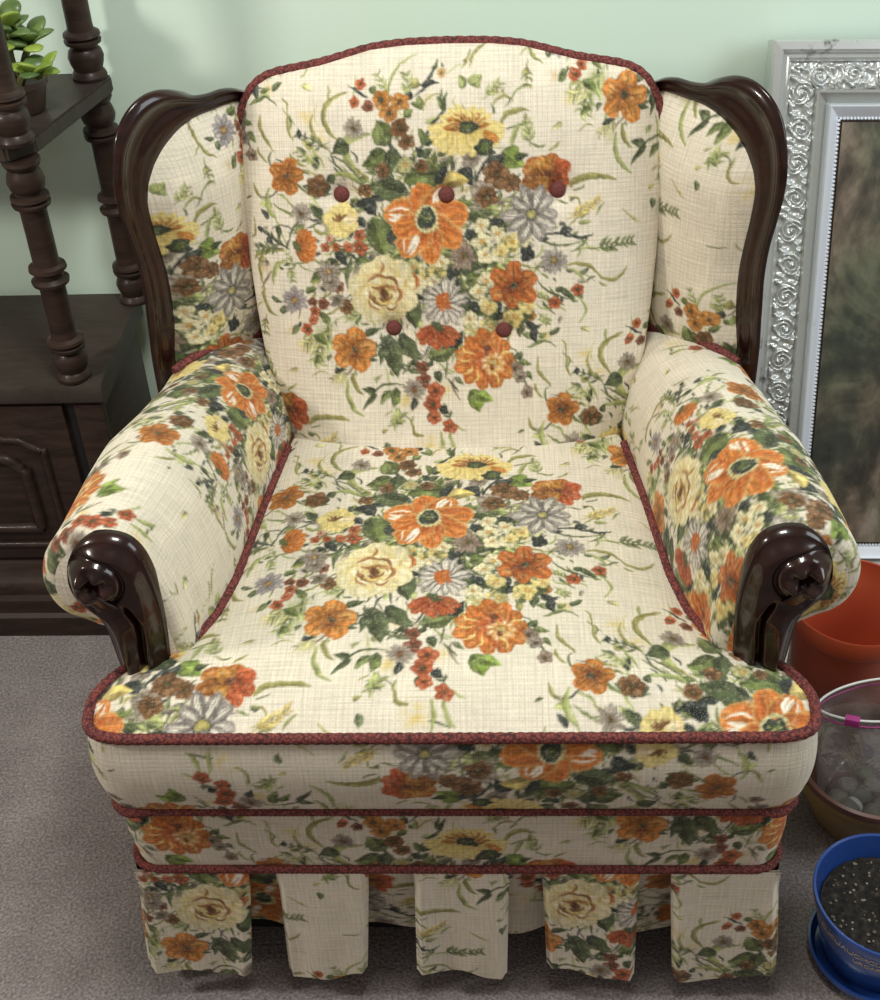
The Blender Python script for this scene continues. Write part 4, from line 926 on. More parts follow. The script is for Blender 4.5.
# ---- carved arm fronts
FO = [(.3005,.446),(.2985,.47),(.2970,.500),(.2950,.53),(.2940,.565),(.2965,.605),(.3025,.633),(.3130,.650),(.329,.6575),(.347,.6575),(.3620,.6505),(.3750,.635),(.3815,.614),(.3810,.594),(.3760,.578),(.3675,.566),(.3590,.5545),(.3550,.540),(.3530,.520),(.3510,.495),(.3480,.47),(.346,.446)]
def make_arm_front(sd, parent):
    P = smooth_path(FO, 320, closed=True)
    FS = np.array([(.323, .452), (.3235, .50), (.325, .56), (.334, .595), (.3515, .6145)])
    best = None
    for a, b in zip(FS[:-1], FS[1:]):
        d = b-a; t = np.clip(((P-a)@d)/(d@d), 0, 1); Q = a+t[:, None]*d; e = np.linalg.norm(P-Q, axis=1)
        if best is None: best, bq = e, Q
        else: m = e < best; best = np.where(m, e, best); bq = np.where(m[:, None], Q, bq)
    rings = np.r_[0, np.sin(np.linspace(0, 1, 52)**1.15*np.pi/2)]
    G = P[None]+(bq-P)[None]*rings[:, None, None]
    dist = rings[:, None]*best[None]
    H = .020+.014*ss(0, .016, dist)
    x, z = G[..., 0], G[..., 1]
    cx, cz = .3515, .6145
    r = np.hypot(x-cx, z-cz); th = np.arctan2(z-cz, x-cx)
    H += .004*ss(.030, .025, r)*ss(.562, .572, z)-.004*np.exp(-((r-.029)/.0025)**2)*ss(.566, .574, z)      # raised disc in a ring
    H -= .010*np.exp(-(r/.0055)**2)                                             # sunk eye
    for k in range(4):
        a = .5+k*np.pi/2; H += .0095*np.exp(-((x-cx-.0150*np.cos(a))**2+(z-cz-.0150*np.sin(a))**2)/.0072**2)
    # curved V groove running down the post, a leaf tongue to its outer side
    gz = np.array([.44, .49, .516, .54, .557, .576, .593]); gx = np.array([.3215, .3205, .319, .3165, .3165, .324, .330])
    gd = np.abs(x-np.interp(z, gz, gx)); H -= .010*np.exp(-(gd/.0030)**2)*ss(.586, .572, z)
    leaf = ss(.585, .560, z)*np.exp(-((x-np.interp(z, [.44, .50, .56], [.337, .337, .333]))/.009)**2)*ss(.597, .55, z); H += .005*leaf
    H[0] = 0; 
    Y = .108-H
    V = np.stack([sd*x, Y, z], -1)
    F = grid_faces(V.shape[0], V.shape[1], close_v=True)
    if sd < 0: F = F[:, ::-1]
    return mesh_obj('arm_front', V.reshape(-1, 3), np.ascontiguousarray(F), MAT['mahogany'], parent)
for sd in (-1, 1): tag(make_arm_front(sd, arms[sd]), 'dark carved wooden scroll on the arm front')

# ---- wings
WA = np.array([.25, .645, 0]); WT = np.array([.653, -.757, 0]); WN = np.array([-.757, -.653, 0])     # plane of the wing, seen from inside
def wp(w, z, h=0.0): 
    w = np.asarray(w, float); z = np.asarray(z, float); h = np.asarray(h, float)+0*w+0*z
    return WA+w[..., None]*WT+h[..., None]*WN+z[..., None]*np.array([0, 0, 1.])
W_OUT = [(-.03,.880),(-.008,.894),(.010,.904),(.030,.909),(.053,.910),(.074,.914),(.096,.924),(.118,.930),(.142,.928),(.165,.916),(.183,.895),(.193,.866),(.197,.838),(.1965,.812),(.192,.779),(.187,.744),(.186,.704),(.190,.655),(.194,.60),(.194,.50),(.192,.36),(.190,.25)]
W_IN = [(-.03,.866),(-.008,.884),(.008,.890),(.028,.892),(.050,.892),(.072,.892),(.094,.888),(.112,.881),(.130,.868),(.146,.851),(.157,.832),(.162,.812),(.162,.796),(.160,.772),(.156,.742),(.153,.712),(.153,.682),(.157,.640),(.165,.595),(.166,.50),(.164,.36),(.162,.25)]
def make_wing(sd):
    c = Cloth()
    zs = np.r_[np.linspace(.545, .83, 170), np.linspace(.832, .893, 60)[:-1]]
    iz = [.545,.60,.64,.682,.712,.742,.772,.796,.812,.832,.851,.868,.881,.888,.8905,.892,.893]; iw = [.172,.168,.160,.156,.156,.159,.163,.165,.165,.160,.149,.133,.115,.096,.074,.05,.0]
    s = np.linspace(0, 1, 140)
    Zg, S = np.meshgrid(zs, s, indexing='ij')
    We = np.interp(Zg, iz, iw); Wd = -.045+(We+.045)*S
    b = (1-np.abs(2*S-1)**3.0)*(.12+.88*ss(0, .55, S))
    puff = .030*b*ss(.893, .80, Zg)**.6*(.55+.45*ss(.545, .62, Zg))-.010*ss(.82, 1, S)-.006*ss(.86, .893, Zg)
    P = wp(Wd, Zg, puff)
    if sd > 0: U = np.stack([Wd+.15, Zg-.50], -1)
    else: P = P*[-1, 1, 1]; U = np.stack([-Wd+.178, Zg-.372], -1)
    c.add(P, U, flip=sd > 0)
    o = c.build('wing', chair)
    # moulded show-wood frame
    out, inn = smooth_path(W_OUT, 260), smooth_path(W_IN, 260)
    out = out+(out-inn)*.20
    sec = [(0, -.016), (.02, -.008), (.10, -.004), (.24, -.003), (.38, -.005), (.50, -.006), (.58, -.001), (.68, .005), (.80, .005), (.92, .000), (.99, -.008), (1.0, -.020), (.96, -.036), (.85, -.044), (.5, -.046), (.15, -.044), (.02, -.030)]
    sec = smooth_path(sec, 34, closed=True)
    ring = []
    for q, h in sec:
        m = inn+(out-inn)*q; ring.append(wp(m[:, 0], m[:, 1], max(h, 0.0))+min(h, 0.0)*np.array([.25, -.85, .45]))
    R = np.stack(ring, 1)
    if sd < 0: R = R*[-1, 1, 1]
    n, k = R.shape[:2]
    F = grid_faces(n, k, close_v=True).tolist()+[list(range(k)), list(range((n-1)*k, n*k))[::-1]]
    if sd < 0: F = [f[::-1] for f in F]
    fr = mesh_obj('wing_frame', R.reshape(-1, 3), F, MAT['mahogany'], o); tag(fr, 'dark polished wooden edge of the wing')
    wx, wy = np.array([.232, .250, .268, .286, .304, .322, .340, .354]), np.array([.640, .619, .598, .577, .556, .535, .514, .500])
    wz = []
    for x, y in zip(wx, wy):
        q = arm_sec(y); k = np.argmax(q[:, 0]); wz.append(np.interp(x, q[60:k, 0], q[60:k, 1]))
    wl = smooth_path(np.stack([wx, wy, wz], 1), 90)
    tube('piping', wl*[sd, 1, 1]+[0, 0, .004], .0062, MAT['welt'], o, 9, False, (4, 900))
wings = [make_wing(sd) for sd in (-1, 1)]

# ---- back cushion
BC, BS = .9596, .2815                                                   # lean of the back
def bk(x, t, h=0.0):
    """Point on the leaning back: x across, t up the slope from the seat, h out towards the sitter."""
    x = np.asarray(x, float)
    return np.stack(np.broadcast_arrays(x, .52+t*BS-h*BC, .47+t*BC+h*BS), -1)
TOPX = [0, .2, .36, .48, .6, .72, .84, .91, .95, .98, 1.0]; TOPT = [.497, .496, .492, .484, .476, .471, .466, .457, .444, .426, .40]
def back_hw(t): return .003+np.interp(t, [0, .03, .06, .12, .18, .25, .34, .41, .44, .5], [.214, .222, .231, .242, .248, .253, .256, .254, .252, .248])
def top_t(u): return np.interp(np.abs(u), TOPX, TOPT)
BTN = [(-.131, .327), (-.004, .324), (.130, .327), (-.074, .161), (.064, .156)]
def puff(u, v, x, t):
    p = .052*np.clip(1-np.abs(u)**4.0, 0, 1)**.62*np.where(v < .5, 1+.30*np.clip(1-2*v, 0, 1.2)**6, np.clip(1-np.abs(2*v-1)**4.0, 0, 1)**.6)
    for bx, bt in BTN:
        r2 = (x-bx)**2+(t-bt)**2
        p = p-.013*np.exp(-r2/.016**2)-.006*np.exp(-r2/.05**2)
    return p
def make_back():
    c = Cloth()
    u = np.sin(np.linspace(-1, 1, 380)*np.pi/2*.86)/np.sin(np.pi/2*.86); v = np.r_[np.linspace(-.06, .9, 300), np.linspace(.9, 1, 44)[1:]]
    Ug, Vg = np.meshgrid(u, v, indexing='ij')
    T = Vg*top_t(Ug); X = Ug*back_hw(T)
    Hh = puff(Ug, np.clip(Vg, 0, 1), X, T)
    c.add(bk(X, T, Hh), np.stack([X, T], -1), flip=True)
    # box side running back from the piped edge
    e = back_edge(500)
    dd = np.linspace(0, .075, 40)
    B = np.stack([bk(e[:, 0], e[:, 1], -d) for d in dd], 1)
    arc = np.r_[0, np.cumsum(np.linalg.norm(np.diff(e, axis=0), axis=1))]
    c.add(B, np.stack([arc[:, None]+0*dd, .1+dd[None]+0*arc[:, None]], -1))
    o = c.build('back_cushion', chair)
    low = np.where(e[:, 0] > 0, ss(.36, .26, e[:, 1]), ss(.42, .30, e[:, 1]))
    tube('piping', bk(e[:, 0]*(1-.02*low), e[:, 1], .001-.026*low), .0056, MAT['welt'], o, 9, False, (4, 900))
    proto = None
    for bx, bt in BTN:
        if proto is None:
            m = MB(); m.lathe([(.0, .0055), (.004, .0052), (.0075, .0038), (.0098, .0012), (.0104, -.0015), (.0085, -.004), (.0, -.004)][::-1], 0, 0, 20)
            proto = m.build('button', MAT['button'], o)
            ob = proto
        else:
            ob = proto.copy(); LINK(ob); ob.parent = o
        uu = bx/.254; h = float(puff(np.array(uu), np.array(bt/.5), np.array(bx), np.array(bt)))
        ob.location = bk(bx, bt, h+.0035).tolist(); ob.rotation_euler = (math.radians(90)-math.asin(BS), 0, 0)
    return o
def back_edge(n):
    ts = np.linspace(0, .40, 40)
    R = [(back_hw(t), t) for t in ts]+[(u*back_hw(top_t(u)), float(top_t(u))) for u in np.linspace(.99, 0, 60)]
    L = [(-x, t) for x, t in R[::-1]][1:]
    P = resample(np.array([(float(a), float(b)) for a, b in R+L]), n)
    k = np.ones(13)/13
    return np.stack([np.convolve(np.pad(P[:, i], 6, mode='edge'), k, 'valid') for i in range(2)], 1)
make_back()

def make_shell():
    c = Cloth()
    plan = smooth_path([(.371, .535), (.366, .60), (.345, .68), (.305, .735), (.24, .765), (.12, .775), (0, .777)], 110)
    tops = np.interp(np.linspace(0, 1, 110), [0, .15, .3, .45, .6, .8, 1], [.80, .79, .79, .80, .86, .90, .91])
    pl = np.vstack([plan, plan[::-1][1:]*[-1, 1]]); tp = np.r_[tops, tops[::-1][1:]]
    t = np.linspace(0, 1, 130)
    P = np.empty((len(pl), len(t), 3))
    Z = .246+(tp[:, None]-.246)*t[None]
    P[..., 0] = pl[:, :1]; P[..., 1] = pl[:, 1:]-.05*ss(.9, .25, Z)*(pl[:, 1:] > .6); P[..., 2] = Z
    arc = np.r_[0, np.cumsum(np.linalg.norm(np.diff(pl, axis=0), axis=1))]
    c.add(P, np.stack([arc[:, None]+0*t, Z], -1), flip=True)
    c.build('back_panel', chair)
make_shell()
# ---------------------------------------------------------------- the room
WY = .985
def room():
    MB().box(-3.0, 3.0, -3.0, WY+.1, -.05, 0, 0).build('floor', MAT['carpet'])['kind'] = 'structure'
    MB().box(-3.0, 3.0, WY, WY+.1, 0, 2.6, 0).build('wall_back', MAT['wall'])['kind'] = 'structure'
room()

# ---- étagère cabinet on the left
def make_cabinet():
    x1, yf, yb, zt = -.484, .695, .940, .475
    x0 = -1.0
    t = thing('display_cabinet', 'dark walnut cabinet with turned posts carrying an open shelf above', 'cabinet', (-.0310, -.0290, 0), math.radians(-3.0))
    MB().box(x0+.006, x1-.008, yf+.012, yb, .13, zt-.038, .002).build('body', MAT['walnut'], t)
    b = MB()
    b.prism([(yf-.002, zt-.036), (yf-.008, zt-.030), (yf-.010, zt-.012), (yf-.006, zt-.003), (yf+.002, zt), (yb+.012, zt), (yb+.012, zt-.036)], x0-.006, x1+.004, 'x')
    b.build('cabinet_top', MAT['walnut_flat'], t)
    # moulded plinth stepping outwards
    prof = [(yf+.02, .0), (yf-.030, .0), (yf-.030, .040), (yf-.024, .046), (yf-.024, .072), (yf-.018, .080), (yf-.018, .092), (yf-.012, .102), (yf+.000, .112), (yf+.006, .128), (yf+.02, .136)]
    m = MB(); m.prism(prof, x0-.02, x1+.022, 'x')
    sp = [(x1-.02, 0), (x1+.028, 0), (x1+.028, .040), (x1+.022, .046), (x1+.022, .072), (x1+.016, .080), (x1+.016, .092), (x1+.010, .102), (x1-.002, .112), (x1-.008, .128), (x1-.02, .136)]
    m.prism(sp, yf-.02, yb, 'y'); m.build('plinth', MAT['walnut'], t)
    # door leaves with a dark gap beside the corner stile
    def door(a, b2, knob):
        d = MB().box(a, b2, yf+.002, yf+.016, .142, zt-.042, .003).build('door', MAT['walnut'], t)
        # arched raised frame
        w0, w1, z0, z1 = a+.045, b2-.045, .172, zt-.082
        cx = (w0+w1)/2
        def arch(off):
            pts = [(w0+off, z0+off), (w1-off, z0+off), (w1-off, z1-.035-off)]
            for k in range(13):
                f = k/12; x = (w1-off)+((w0+off)-(w1-off))*f
                s = abs(2*f-1); z = z1-off+(-.030+.012*math.cos(s*math.pi*3) if s > .62 else -.030*(s/.62)**2-.0*s)
                pts.append((x, z))
            pts.append((w0+off, z1-.035-off)); return pts
        P = np.array([(x, yf+.001, z) for x, z in resample(np.array(arch(0)), 90, True)])
        tube('panel_moulding', P, .006, MAT['walnut'], d, 8, True)
        P2 = np.array([(x, yf-.000, z) for x, z in resample(np.array(arch(.034)), 80, True)])
        tube('panel_moulding', P2, .009, MAT['walnut'], d, 8, True)
        k = MB().lathe([(.0, -.0), (.006, 0), (.005, .010), (.010, .016), (.012, .022), (.008, .029), (0, .031)], 0, 0, 20).build('knob', MAT['mahogany'], d)
        k.rotation_euler = (math.radians(90), 0, 0); k.location = (knob, yf+.002, .30)
        return d
    door(-.864, -.548, -.83)
    MB().box(x0+.012, -.870, yf+.000, yf+.014, .136, zt-.040, .002).build('stile', MAT['walnut'], t)
    MB().box(-.546, -.531, yf+.010, yf+.0125, .142, zt-.042, 0).build('door_gap', MAT['black'], t)
    MB().box(-.530, x1-.004, yf+.000, yf+.014, .136, zt-.040, .002).build('stile', MAT['walnut'], t)
    # turned posts
    def post_prof(h):
        k_ = .94; p = [(.0255, 0), (.0265, .005), (.024, .010), (.021, .013), (.0245, .022), (.0265, .031), (.024, .040), (.019, .045), (.0195, .048), (.0265, .050), (.0275, .054), (.022, .057), (.0275, .060), (.0265, .064), (.0195, .068), (.0188, .075)]
        mid = [(.0188, h/2-.022), (.0200, h/2-.016), (.0265, h/2-.013), (.0275, h/2-.008), (.021, h/2-.003), (.021, h/2+.003), (.0275, h/2+.008), (.0265, h/2+.013), (.0200, h/2+.016), (.0188, h/2+.022)]
        q = [(r, h-z) for r, z in p[::-1]]
        return [(r*k_, z) for r, z in p+mid+q]
    zs = .828
    px = (-.507, -.475); 
    posts = ((-.523, yf+.016), (-.481, yb-.008), (-.962, yf+.004), (-.962, yb-.008))
    for (x, y) in posts:
        MB().lathe(post_prof(zs-.022-zt), x, y, 32, zt, True).build('post', MAT['walnut'], t)
        MB().lathe(post_prof(.40), x, y, 32, zs, True).build('post', MAT['walnut'], t)
    # shelf with clipped corners
    def shelf(z, name):
        fx, fy = -.503, yf-.002
        ply = [(-.99, fy), (fx-.030, fy), (fx, fy+.030), (-.452, yb-.006), (-.460, yb+.014), (-.99, yb+.014)]
        bm = bmesh.new(); vs = [bm.verts.new((x, y, z-.022)) for x, y in ply]; f = bm.faces.new(vs)
        r = bmesh.ops.extrude_face_region(bm, geom=[f]); bmesh.ops.translate(bm, verts=[v for v in r['geom'] if isinstance(v, bmesh.types.BMVert)], vec=(0, 0, .022))
        bmesh.ops.recalc_face_normals(bm, faces=bm.faces[:])
        bmesh.ops.bevel(bm, geom=bm.edges[:], offset=.003, segments=2, affect='EDGES')
        bm.verts.index_update(); o = mesh_obj(name, [v.co[:] for v in bm.verts], [[v.index for v in q.verts] for q in bm.faces], MAT['walnut_flat'], t, False); bm.free(); return o
    shelf(zs, 'shelf'); shelf(zs+.422, 'shelf')
    return zs
SHELF_Z = make_cabinet()

# ---- jade plant on the shelf
def make_plant(cx, cy, z):
    t = thing('jade_plant', 'small jade plant with green and lime leaves on the cabinet shelf', 'plant', (cx, cy, z))
    MB().lathe([(.0, .002), (.024, .0), (.027, .003), (.034, .034), (.037, .036), (.037, .044), (.033, .044), (.031, .036), (.0, .035)], 0, 0, 36).build('pot', MAT['brownpot'], t)
    rg = np.random.default_rng(4)
    def leaf(base, d, L, W, mat):
        d = np.array(d, float); d /= np.linalg.norm(d)
        side = np.cross(d, [0, 0, 1.]); side /= np.linalg.norm(side)+1e-9; nrm = np.cross(side, d)
        V = []; nu, nv = 10, 12
        for i in range(nu):
            u = i/(nu-1); w = W*.5*math.sin(math.pi*min(.985, (u**1.35)*.93+.06))**.62
            for j in range(nv):
                a = 2*math.pi*j/nv
                V.append(np.array(base)+d*L*u+side*w*math.cos(a)+nrm*(w*.32*math.sin(a)+.10*L*math.sin(u*math.pi)))
        F = grid_faces(nu, nv, close_v=True).tolist()+[list(range(nv)), list(range((nu-1)*nv, nu*nv))[::-1]]
        return mesh_obj('leaf', V, F, mat, t)
    stems = MB()
    br = [((0, 0, .034), (.014, -.014, .052), (.038, -.026, .052)), ((0, 0, .034), (-.004, .004, .075), (.004, .008, .112)), ((0, 0, .034), (-.02, -.018, .068), (-.022, -.030, .090)), ((0, 0, .034), (.014, .010, .07), (.026, .012, .088))]
    for b in br: stems.tube(smooth_path(b, 10), np.linspace(.006, .004, 10), 7)
    stems.build('stem', MAT['stem'], t)
    for bi, b in enumerate(br):
        e = np.array(b[2]); p = np.array(b[1])
        for k in range(9):
            f = .35+.65*(k//2)/4; c = p+(e-p)*f; a = k*2.4+bi
            el = .1+.75*(k/8)
            d = (math.cos(a)*math.cos(el), math.sin(a)*math.cos(el), math.sin(el))
            leaf(c, d, rg.uniform(.030, .040), rg.uniform(.024, .031), MAT['leaf_lime'] if (k+bi) % 4 == 0 or bi == 0 and k % 2 else MAT['leaf'])
make_plant(-.527, .812, SHELF_Z+.0005)

# ---- silver picture frame leaning on the wall
def make_picture():
    Lh, Ww = .868, .66
    Yb, Yt, zt = .66, WY-.022, .818
    ang = math.atan2(Yt-Yb, zt)
    t = thing('framed_painting', 'dark oil landscape in an ornate silver frame leaning on the wall', 'painting', (.466, Yb, .014))
    t.rotation_euler = (-ang, math.radians(1.6), math.radians(-2.0))
    # local: x right, z up along the frame, -y towards the viewer
    def side(a, b, nin):
        """mitred moulding along a->b with nin pointing to the picture; returns fn(s along 0..len, w inward, h out)"""
        a, b, nin = map(np.array, (a, b, nin)); L = np.linalg.norm(b-a); d = (b-a)/L
        def f(S, w, h): 
            s = w+(L-2*w)*S                                    # mitre
            return np.stack([a[0]+d[0]*s+nin[0]*w, -h+0*s, a[1]+d[1]*s+nin[1]*w], -1), s
        return f, L
    sides = [((0, 0), (0, Lh), (1, 0)), ((0, Lh), (Ww, Lh), (0, -1)), ((Ww, Lh), (Ww, 0), (-1, 0)), ((Ww, 0), (0, 0), (0, 1))]
    def strip(prof, mat, name, nseg=4, par=t):
        V, F = [], []
        for a, b, n in sides:
            f, L = side(a, b, n); S = np.linspace(0, 1, nseg); pr_ = np.array(prof)
            Sg, Wg = np.meshgrid(S, pr_[:, 0], indexing='ij'); Hg = np.broadcast_to(pr_[:, 1], Sg.shape)
            P, _ = f(Sg, Wg, Hg); base = len(V); V += P.reshape(-1, 3).tolist(); F += grid_faces(nseg, len(pr_), base=base).tolist()
        o = mesh_obj(name, V, F, mat, par)
        bm = bmesh.new(); bm.from_mesh(o.data); bmesh.ops.recalc_face_normals(bm, faces=bm.faces[:])
        for e in bm.edges:
            if len(e.link_faces) == 2 and e.calc_face_angle(0) > .5: e.smooth = False
        bm.to_mesh(o.data); bm.free(); return o
    strip([(0, 0), (0, .030), (.003, .034), (.013, .035), (.016, .032), (.018, .026), (.021, .028), (.024, .030), (.027, .027), (.029, .024)], MAT['silver'], 'outer_moulding')
    strip([(.066, .026), (.068, .030), (.071, .030), (.078, .024), (.086, .016)], MAT['silver_cove'], 'cove')
    ln = strip([(.086, .016), (.088, .026), (.090, .028), (.098, .022), (.106, .012), (.114, .007), (.1175, .006)], MAT['silver_hi'], 'liner')
    # pearls along the liner
    prl = MB()
    for a, b, n in sides:
        f, L = side(a, b, n); m = int(L/.0075)
        for i in range(m):
            P, _ = f(np.array([(i+.5)/m]), np.array([.107]), np.array([.0125])); p = P[0]
            bm = bmesh.new(); bmesh.ops.create_icosphere(bm, subdivisions=1, radius=.0027)
            prl.raw([v.co+Vector(p) for v in bm.verts], [[v.index for v in q.verts] for q in bm.faces]); bm.free()
    prl.build('beading', MAT['silver_hi'], ln)
    # ornate scrolling band in relief
    per = .098
    V, F = [], []
    for a, b, n in sides:
        f, L = side(a, b, n); ns = int(L/.0016); S = np.linspace(0, 1, ns); wv = np.linspace(.029, .067, 27)
        Sg, Wg = np.meshgrid(S, wv, indexing='ij'); _, s = f(Sg, Wg, 0*Sg)
        cen = .048; y = Wg-cen; nrep = max(2, round(L/per)); p = L/nrep
        ph = s/p; cell = np.floor(ph*2); x = (ph*2-cell-.5)*p/2; sg = np.where(cell % 2 == 0, 1.0, -1.0)
        yy = y*sg
        h = .0045*np.exp(-((yy-.0135*np.cos(np.clip(x/(p/2), -.5, .5)*2*np.pi))/.0022)**2)              # wandering stem
        r = np.hypot(x, yy+.001); th = np.arctan2(yy+.001, x)
        sp = np.abs(((r-.0018*th/1.0-.003)/.0058) % 1.0-.5)*.0058*1.0
        h = np.maximum(h, .0058*np.exp(-((.0029-sp)/.0013)**2)*(r < .0165)*(r > .002))
        h = np.maximum(h, .0065*np.exp(-(r/.0034)**2))
        for qx, qy in ((.018, .010), (-.019, .008), (.020, -.011), (-.017, -.014)):                    # leaf tips
            rr = np.hypot((x-qx)*.8, yy-qy); tt = np.arctan2(yy-qy, x-qx)
            h = np.maximum(h, .0052*np.exp(-(rr/(.0048*(1+.35*np.cos(3*tt+qx*200))))**2))
        h = h*ss(.029, .032, Wg)*ss(.067, .064, Wg)
        P, _ = f(Sg, Wg, .0205+.004*ss(.0, 1, (Wg-.029)/.038)+h*1.35)
        base = len(V); V += P.reshape(-1, 3).tolist(); F.append(grid_faces(ns, len(wv), base=base))
    mesh_obj('scroll_band', np.array(V), np.ascontiguousarray(np.concatenate(F)), MAT['silver'], t)
    MB().box(.008, Ww-.008, -.012, -.002, .008, Lh-.008, 0).build('backing', MAT['walnut'], t)
    # the canvas, slightly proud of the backing
    xs, zs = np.linspace(.112, Ww-.112, 40), np.linspace(.112, Lh-.112, 60); X, Z = np.meshgrid(xs, zs, indexing='ij')
    mesh_obj('canvas', np.stack([X, -.0135+0*X, Z], -1).reshape(-1, 3), grid_faces(40, 60), MAT['canvas'], t)
make_picture()

# ---- pots on the right
def lathe_obj(name, prof, mat, parent, k=64): return MB().lathe(prof, 0, 0, k).build(name, mat, parent, True, 50)
def make_terracotta():
    t = thing('plant_pot', 'empty terracotta orange plant pot standing below the silver frame', 'plant pot', (.592, .470, 0))
    R, H = .094, .190
    lathe_obj('body', [(.0, 0), (R*.70, 0), (R*.715, .004), (R*.90, H-.036), (R*.905, H-.034)], MAT['terracotta'], t)
    lathe_obj('rim', [(R*.905, H-.038), (R*.96, H-.036), (R*.985, H-.030), (R, H-.004), (R*.99, H), (R*.965, H-.001), (R*.93, H-.03), (R*.86, H-.036), (R*.68, .008), (.0, .008)], MAT['terracotta'], t)
make_terracotta()

BOWL = (.566, .246)
def make_bowl():
    t = thing('glazed_bowl', 'tan glazed planter bowl with brown rim holding the plastic bag', 'bowl', (*BOWL, 0))
    R, H = .102, .108
    lathe_obj('body', [(.0, 0), (R*.62, 0), (R*.65, .006), (R*.80, .040), (R*.93, .072), (R*.97, .084), (R*.965, .088), (R*.99, .092), (R*.985, .101)], MAT['tan'], t)
    lathe_obj('rim', [(R*.985, .100), (R*1.0, .105), (R*.99, .111), (R*.95, .113), (R*.91, .108), (R*.89, .098), (R*.78, .050), (R*.6, .014), (.0, .012)], MAT['rimbrown'], t)
make_bowl()

def make_bag():
    t = thing('zip_bag', 'clear plastic zip bag with magenta slider standing open in the bowl', 'bag', (*BOWL, .0))
    n = 96; th = np.linspace(0, 2*np.pi, n, endpoint=False)
    zs = np.linspace(0, 1, 40); V = np.empty((40, n, 3)); rg = np.random.default_rng(3)
    def loop(v):
        # the bag is round in the bowl and flattens to a lens shaped mouth
        k = ss(.2, 1, v); r0 = .050+.016*ss(0, .22, v); rx = r0*(1-k)+.092*k; ry = r0*(1-k)+.042*k
        x = rx*np.cos(th); y = ry*np.sin(th)*np.abs(np.sin(th))**(.25*k)
        z = .017+.183*v+k*(.010*np.cos(th)+0*th)-.006*k*np.sin(th)
        wr = .004*(np.sin(5*th+6*v)+.6*np.sin(9*th-8*v))*ss(0, .3, v)*ss(1, .8, v)
        return np.stack([(x+wr*np.cos(th))+.010*k, (y+wr*np.sin(th))+.022*k, z], -1)
    for i, v in enumerate(zs): V[i] = loop(v)
    F = grid_faces(40, n, close_v=True).tolist()+[list(range(n))[::-1]]
    mesh_obj('bag_body', V.reshape(-1, 3), F, MAT['bag'], t)
    tube('zip_strip', loop(1.0)+[0, 0, .002], .0017, MAT['zip'], t, 8, True)
    tube('zip_line', loop(.955)*[1.004, 1.004, 1], .0011, MAT['zip_pink'], t, 6, True)
    # slider on the near side
    i = int(n*.655); p = loop(1.0)[i]; q = loop(1.0)[i+2]-p; a = math.atan2(q[1], q[0])
    s = MB().box(-.009, .009, -.005, .005, -.007, .005, .0015).build('slider', MAT['zip_pink'], t); s.location = (p+[0, 0, .001]).tolist(); s.rotation_euler = (0, 0, a)
make_bag()

def pebble(name, seed, r, mat):
    bm = bmesh.new(); bmesh.ops.create_icosphere(bm, subdivisions=3, radius=1); rg = np.random.default_rng(seed); ph = rg.uniform(0, 6, 6)
    for v in bm.verts:
        c = v.co; k = 1+.10*math.sin(2.2*c.x+ph[0])+.08*math.sin(3*c.y+ph[1])+.06*math.sin(3.4*c.z+ph[2]); v.co = Vector((c.x*k*r, c.y*k*r*.88, c.z*k*r*.72))
    o = mesh_obj(name, [v.co[:] for v in bm.verts], [[v.index for v in f.verts] for f in bm.faces], mat); bm.free(); return o
rg = np.random.default_rng(9)
placed = []
specs = [('pale', .013, -.030, -.028), ('stone', .017, .006, -.045), ('green', .015, -.010, -.010), ('stone', .016, -.046, .002), ('green', .014, -.040, -.048+.012), ('stone', .015, .030, -.022), ('stone', .014, .018, .012), ('pale', .010, -.058, -.016+.004),
         ('green', .015, .046, .010), ('stone', .015, -.022, .030), ('green', .014, .012, .040), ('stone', .014, .042, -.042)]
for i, (k, r, dx, dy) in enumerate(specs):
    o = pebble('pebble', 50+i, r, MAT['stone_pale' if k == 'pale' else 'stone_green' if k == 'green' else 'stone'])
    o.location = (BOWL[0]+dx*.72, BOWL[1]+dy*.72, .0185+r*.72+(.0 if i % 2 else .014)); o.rotation_euler = (0, 0, rg.uniform(0, 6))
    col_, grp = {'pale': ('pale', 'pale pebbles in the bag'), 'green': ('dark green', 'dark green pebbles in the bag'), 'stone': ('grey', 'grey pebbles in the bag')}[k]
    tag(o, '%s pebble lying in the clear zip bag in the bowl' % col_, 'pebble', grp)

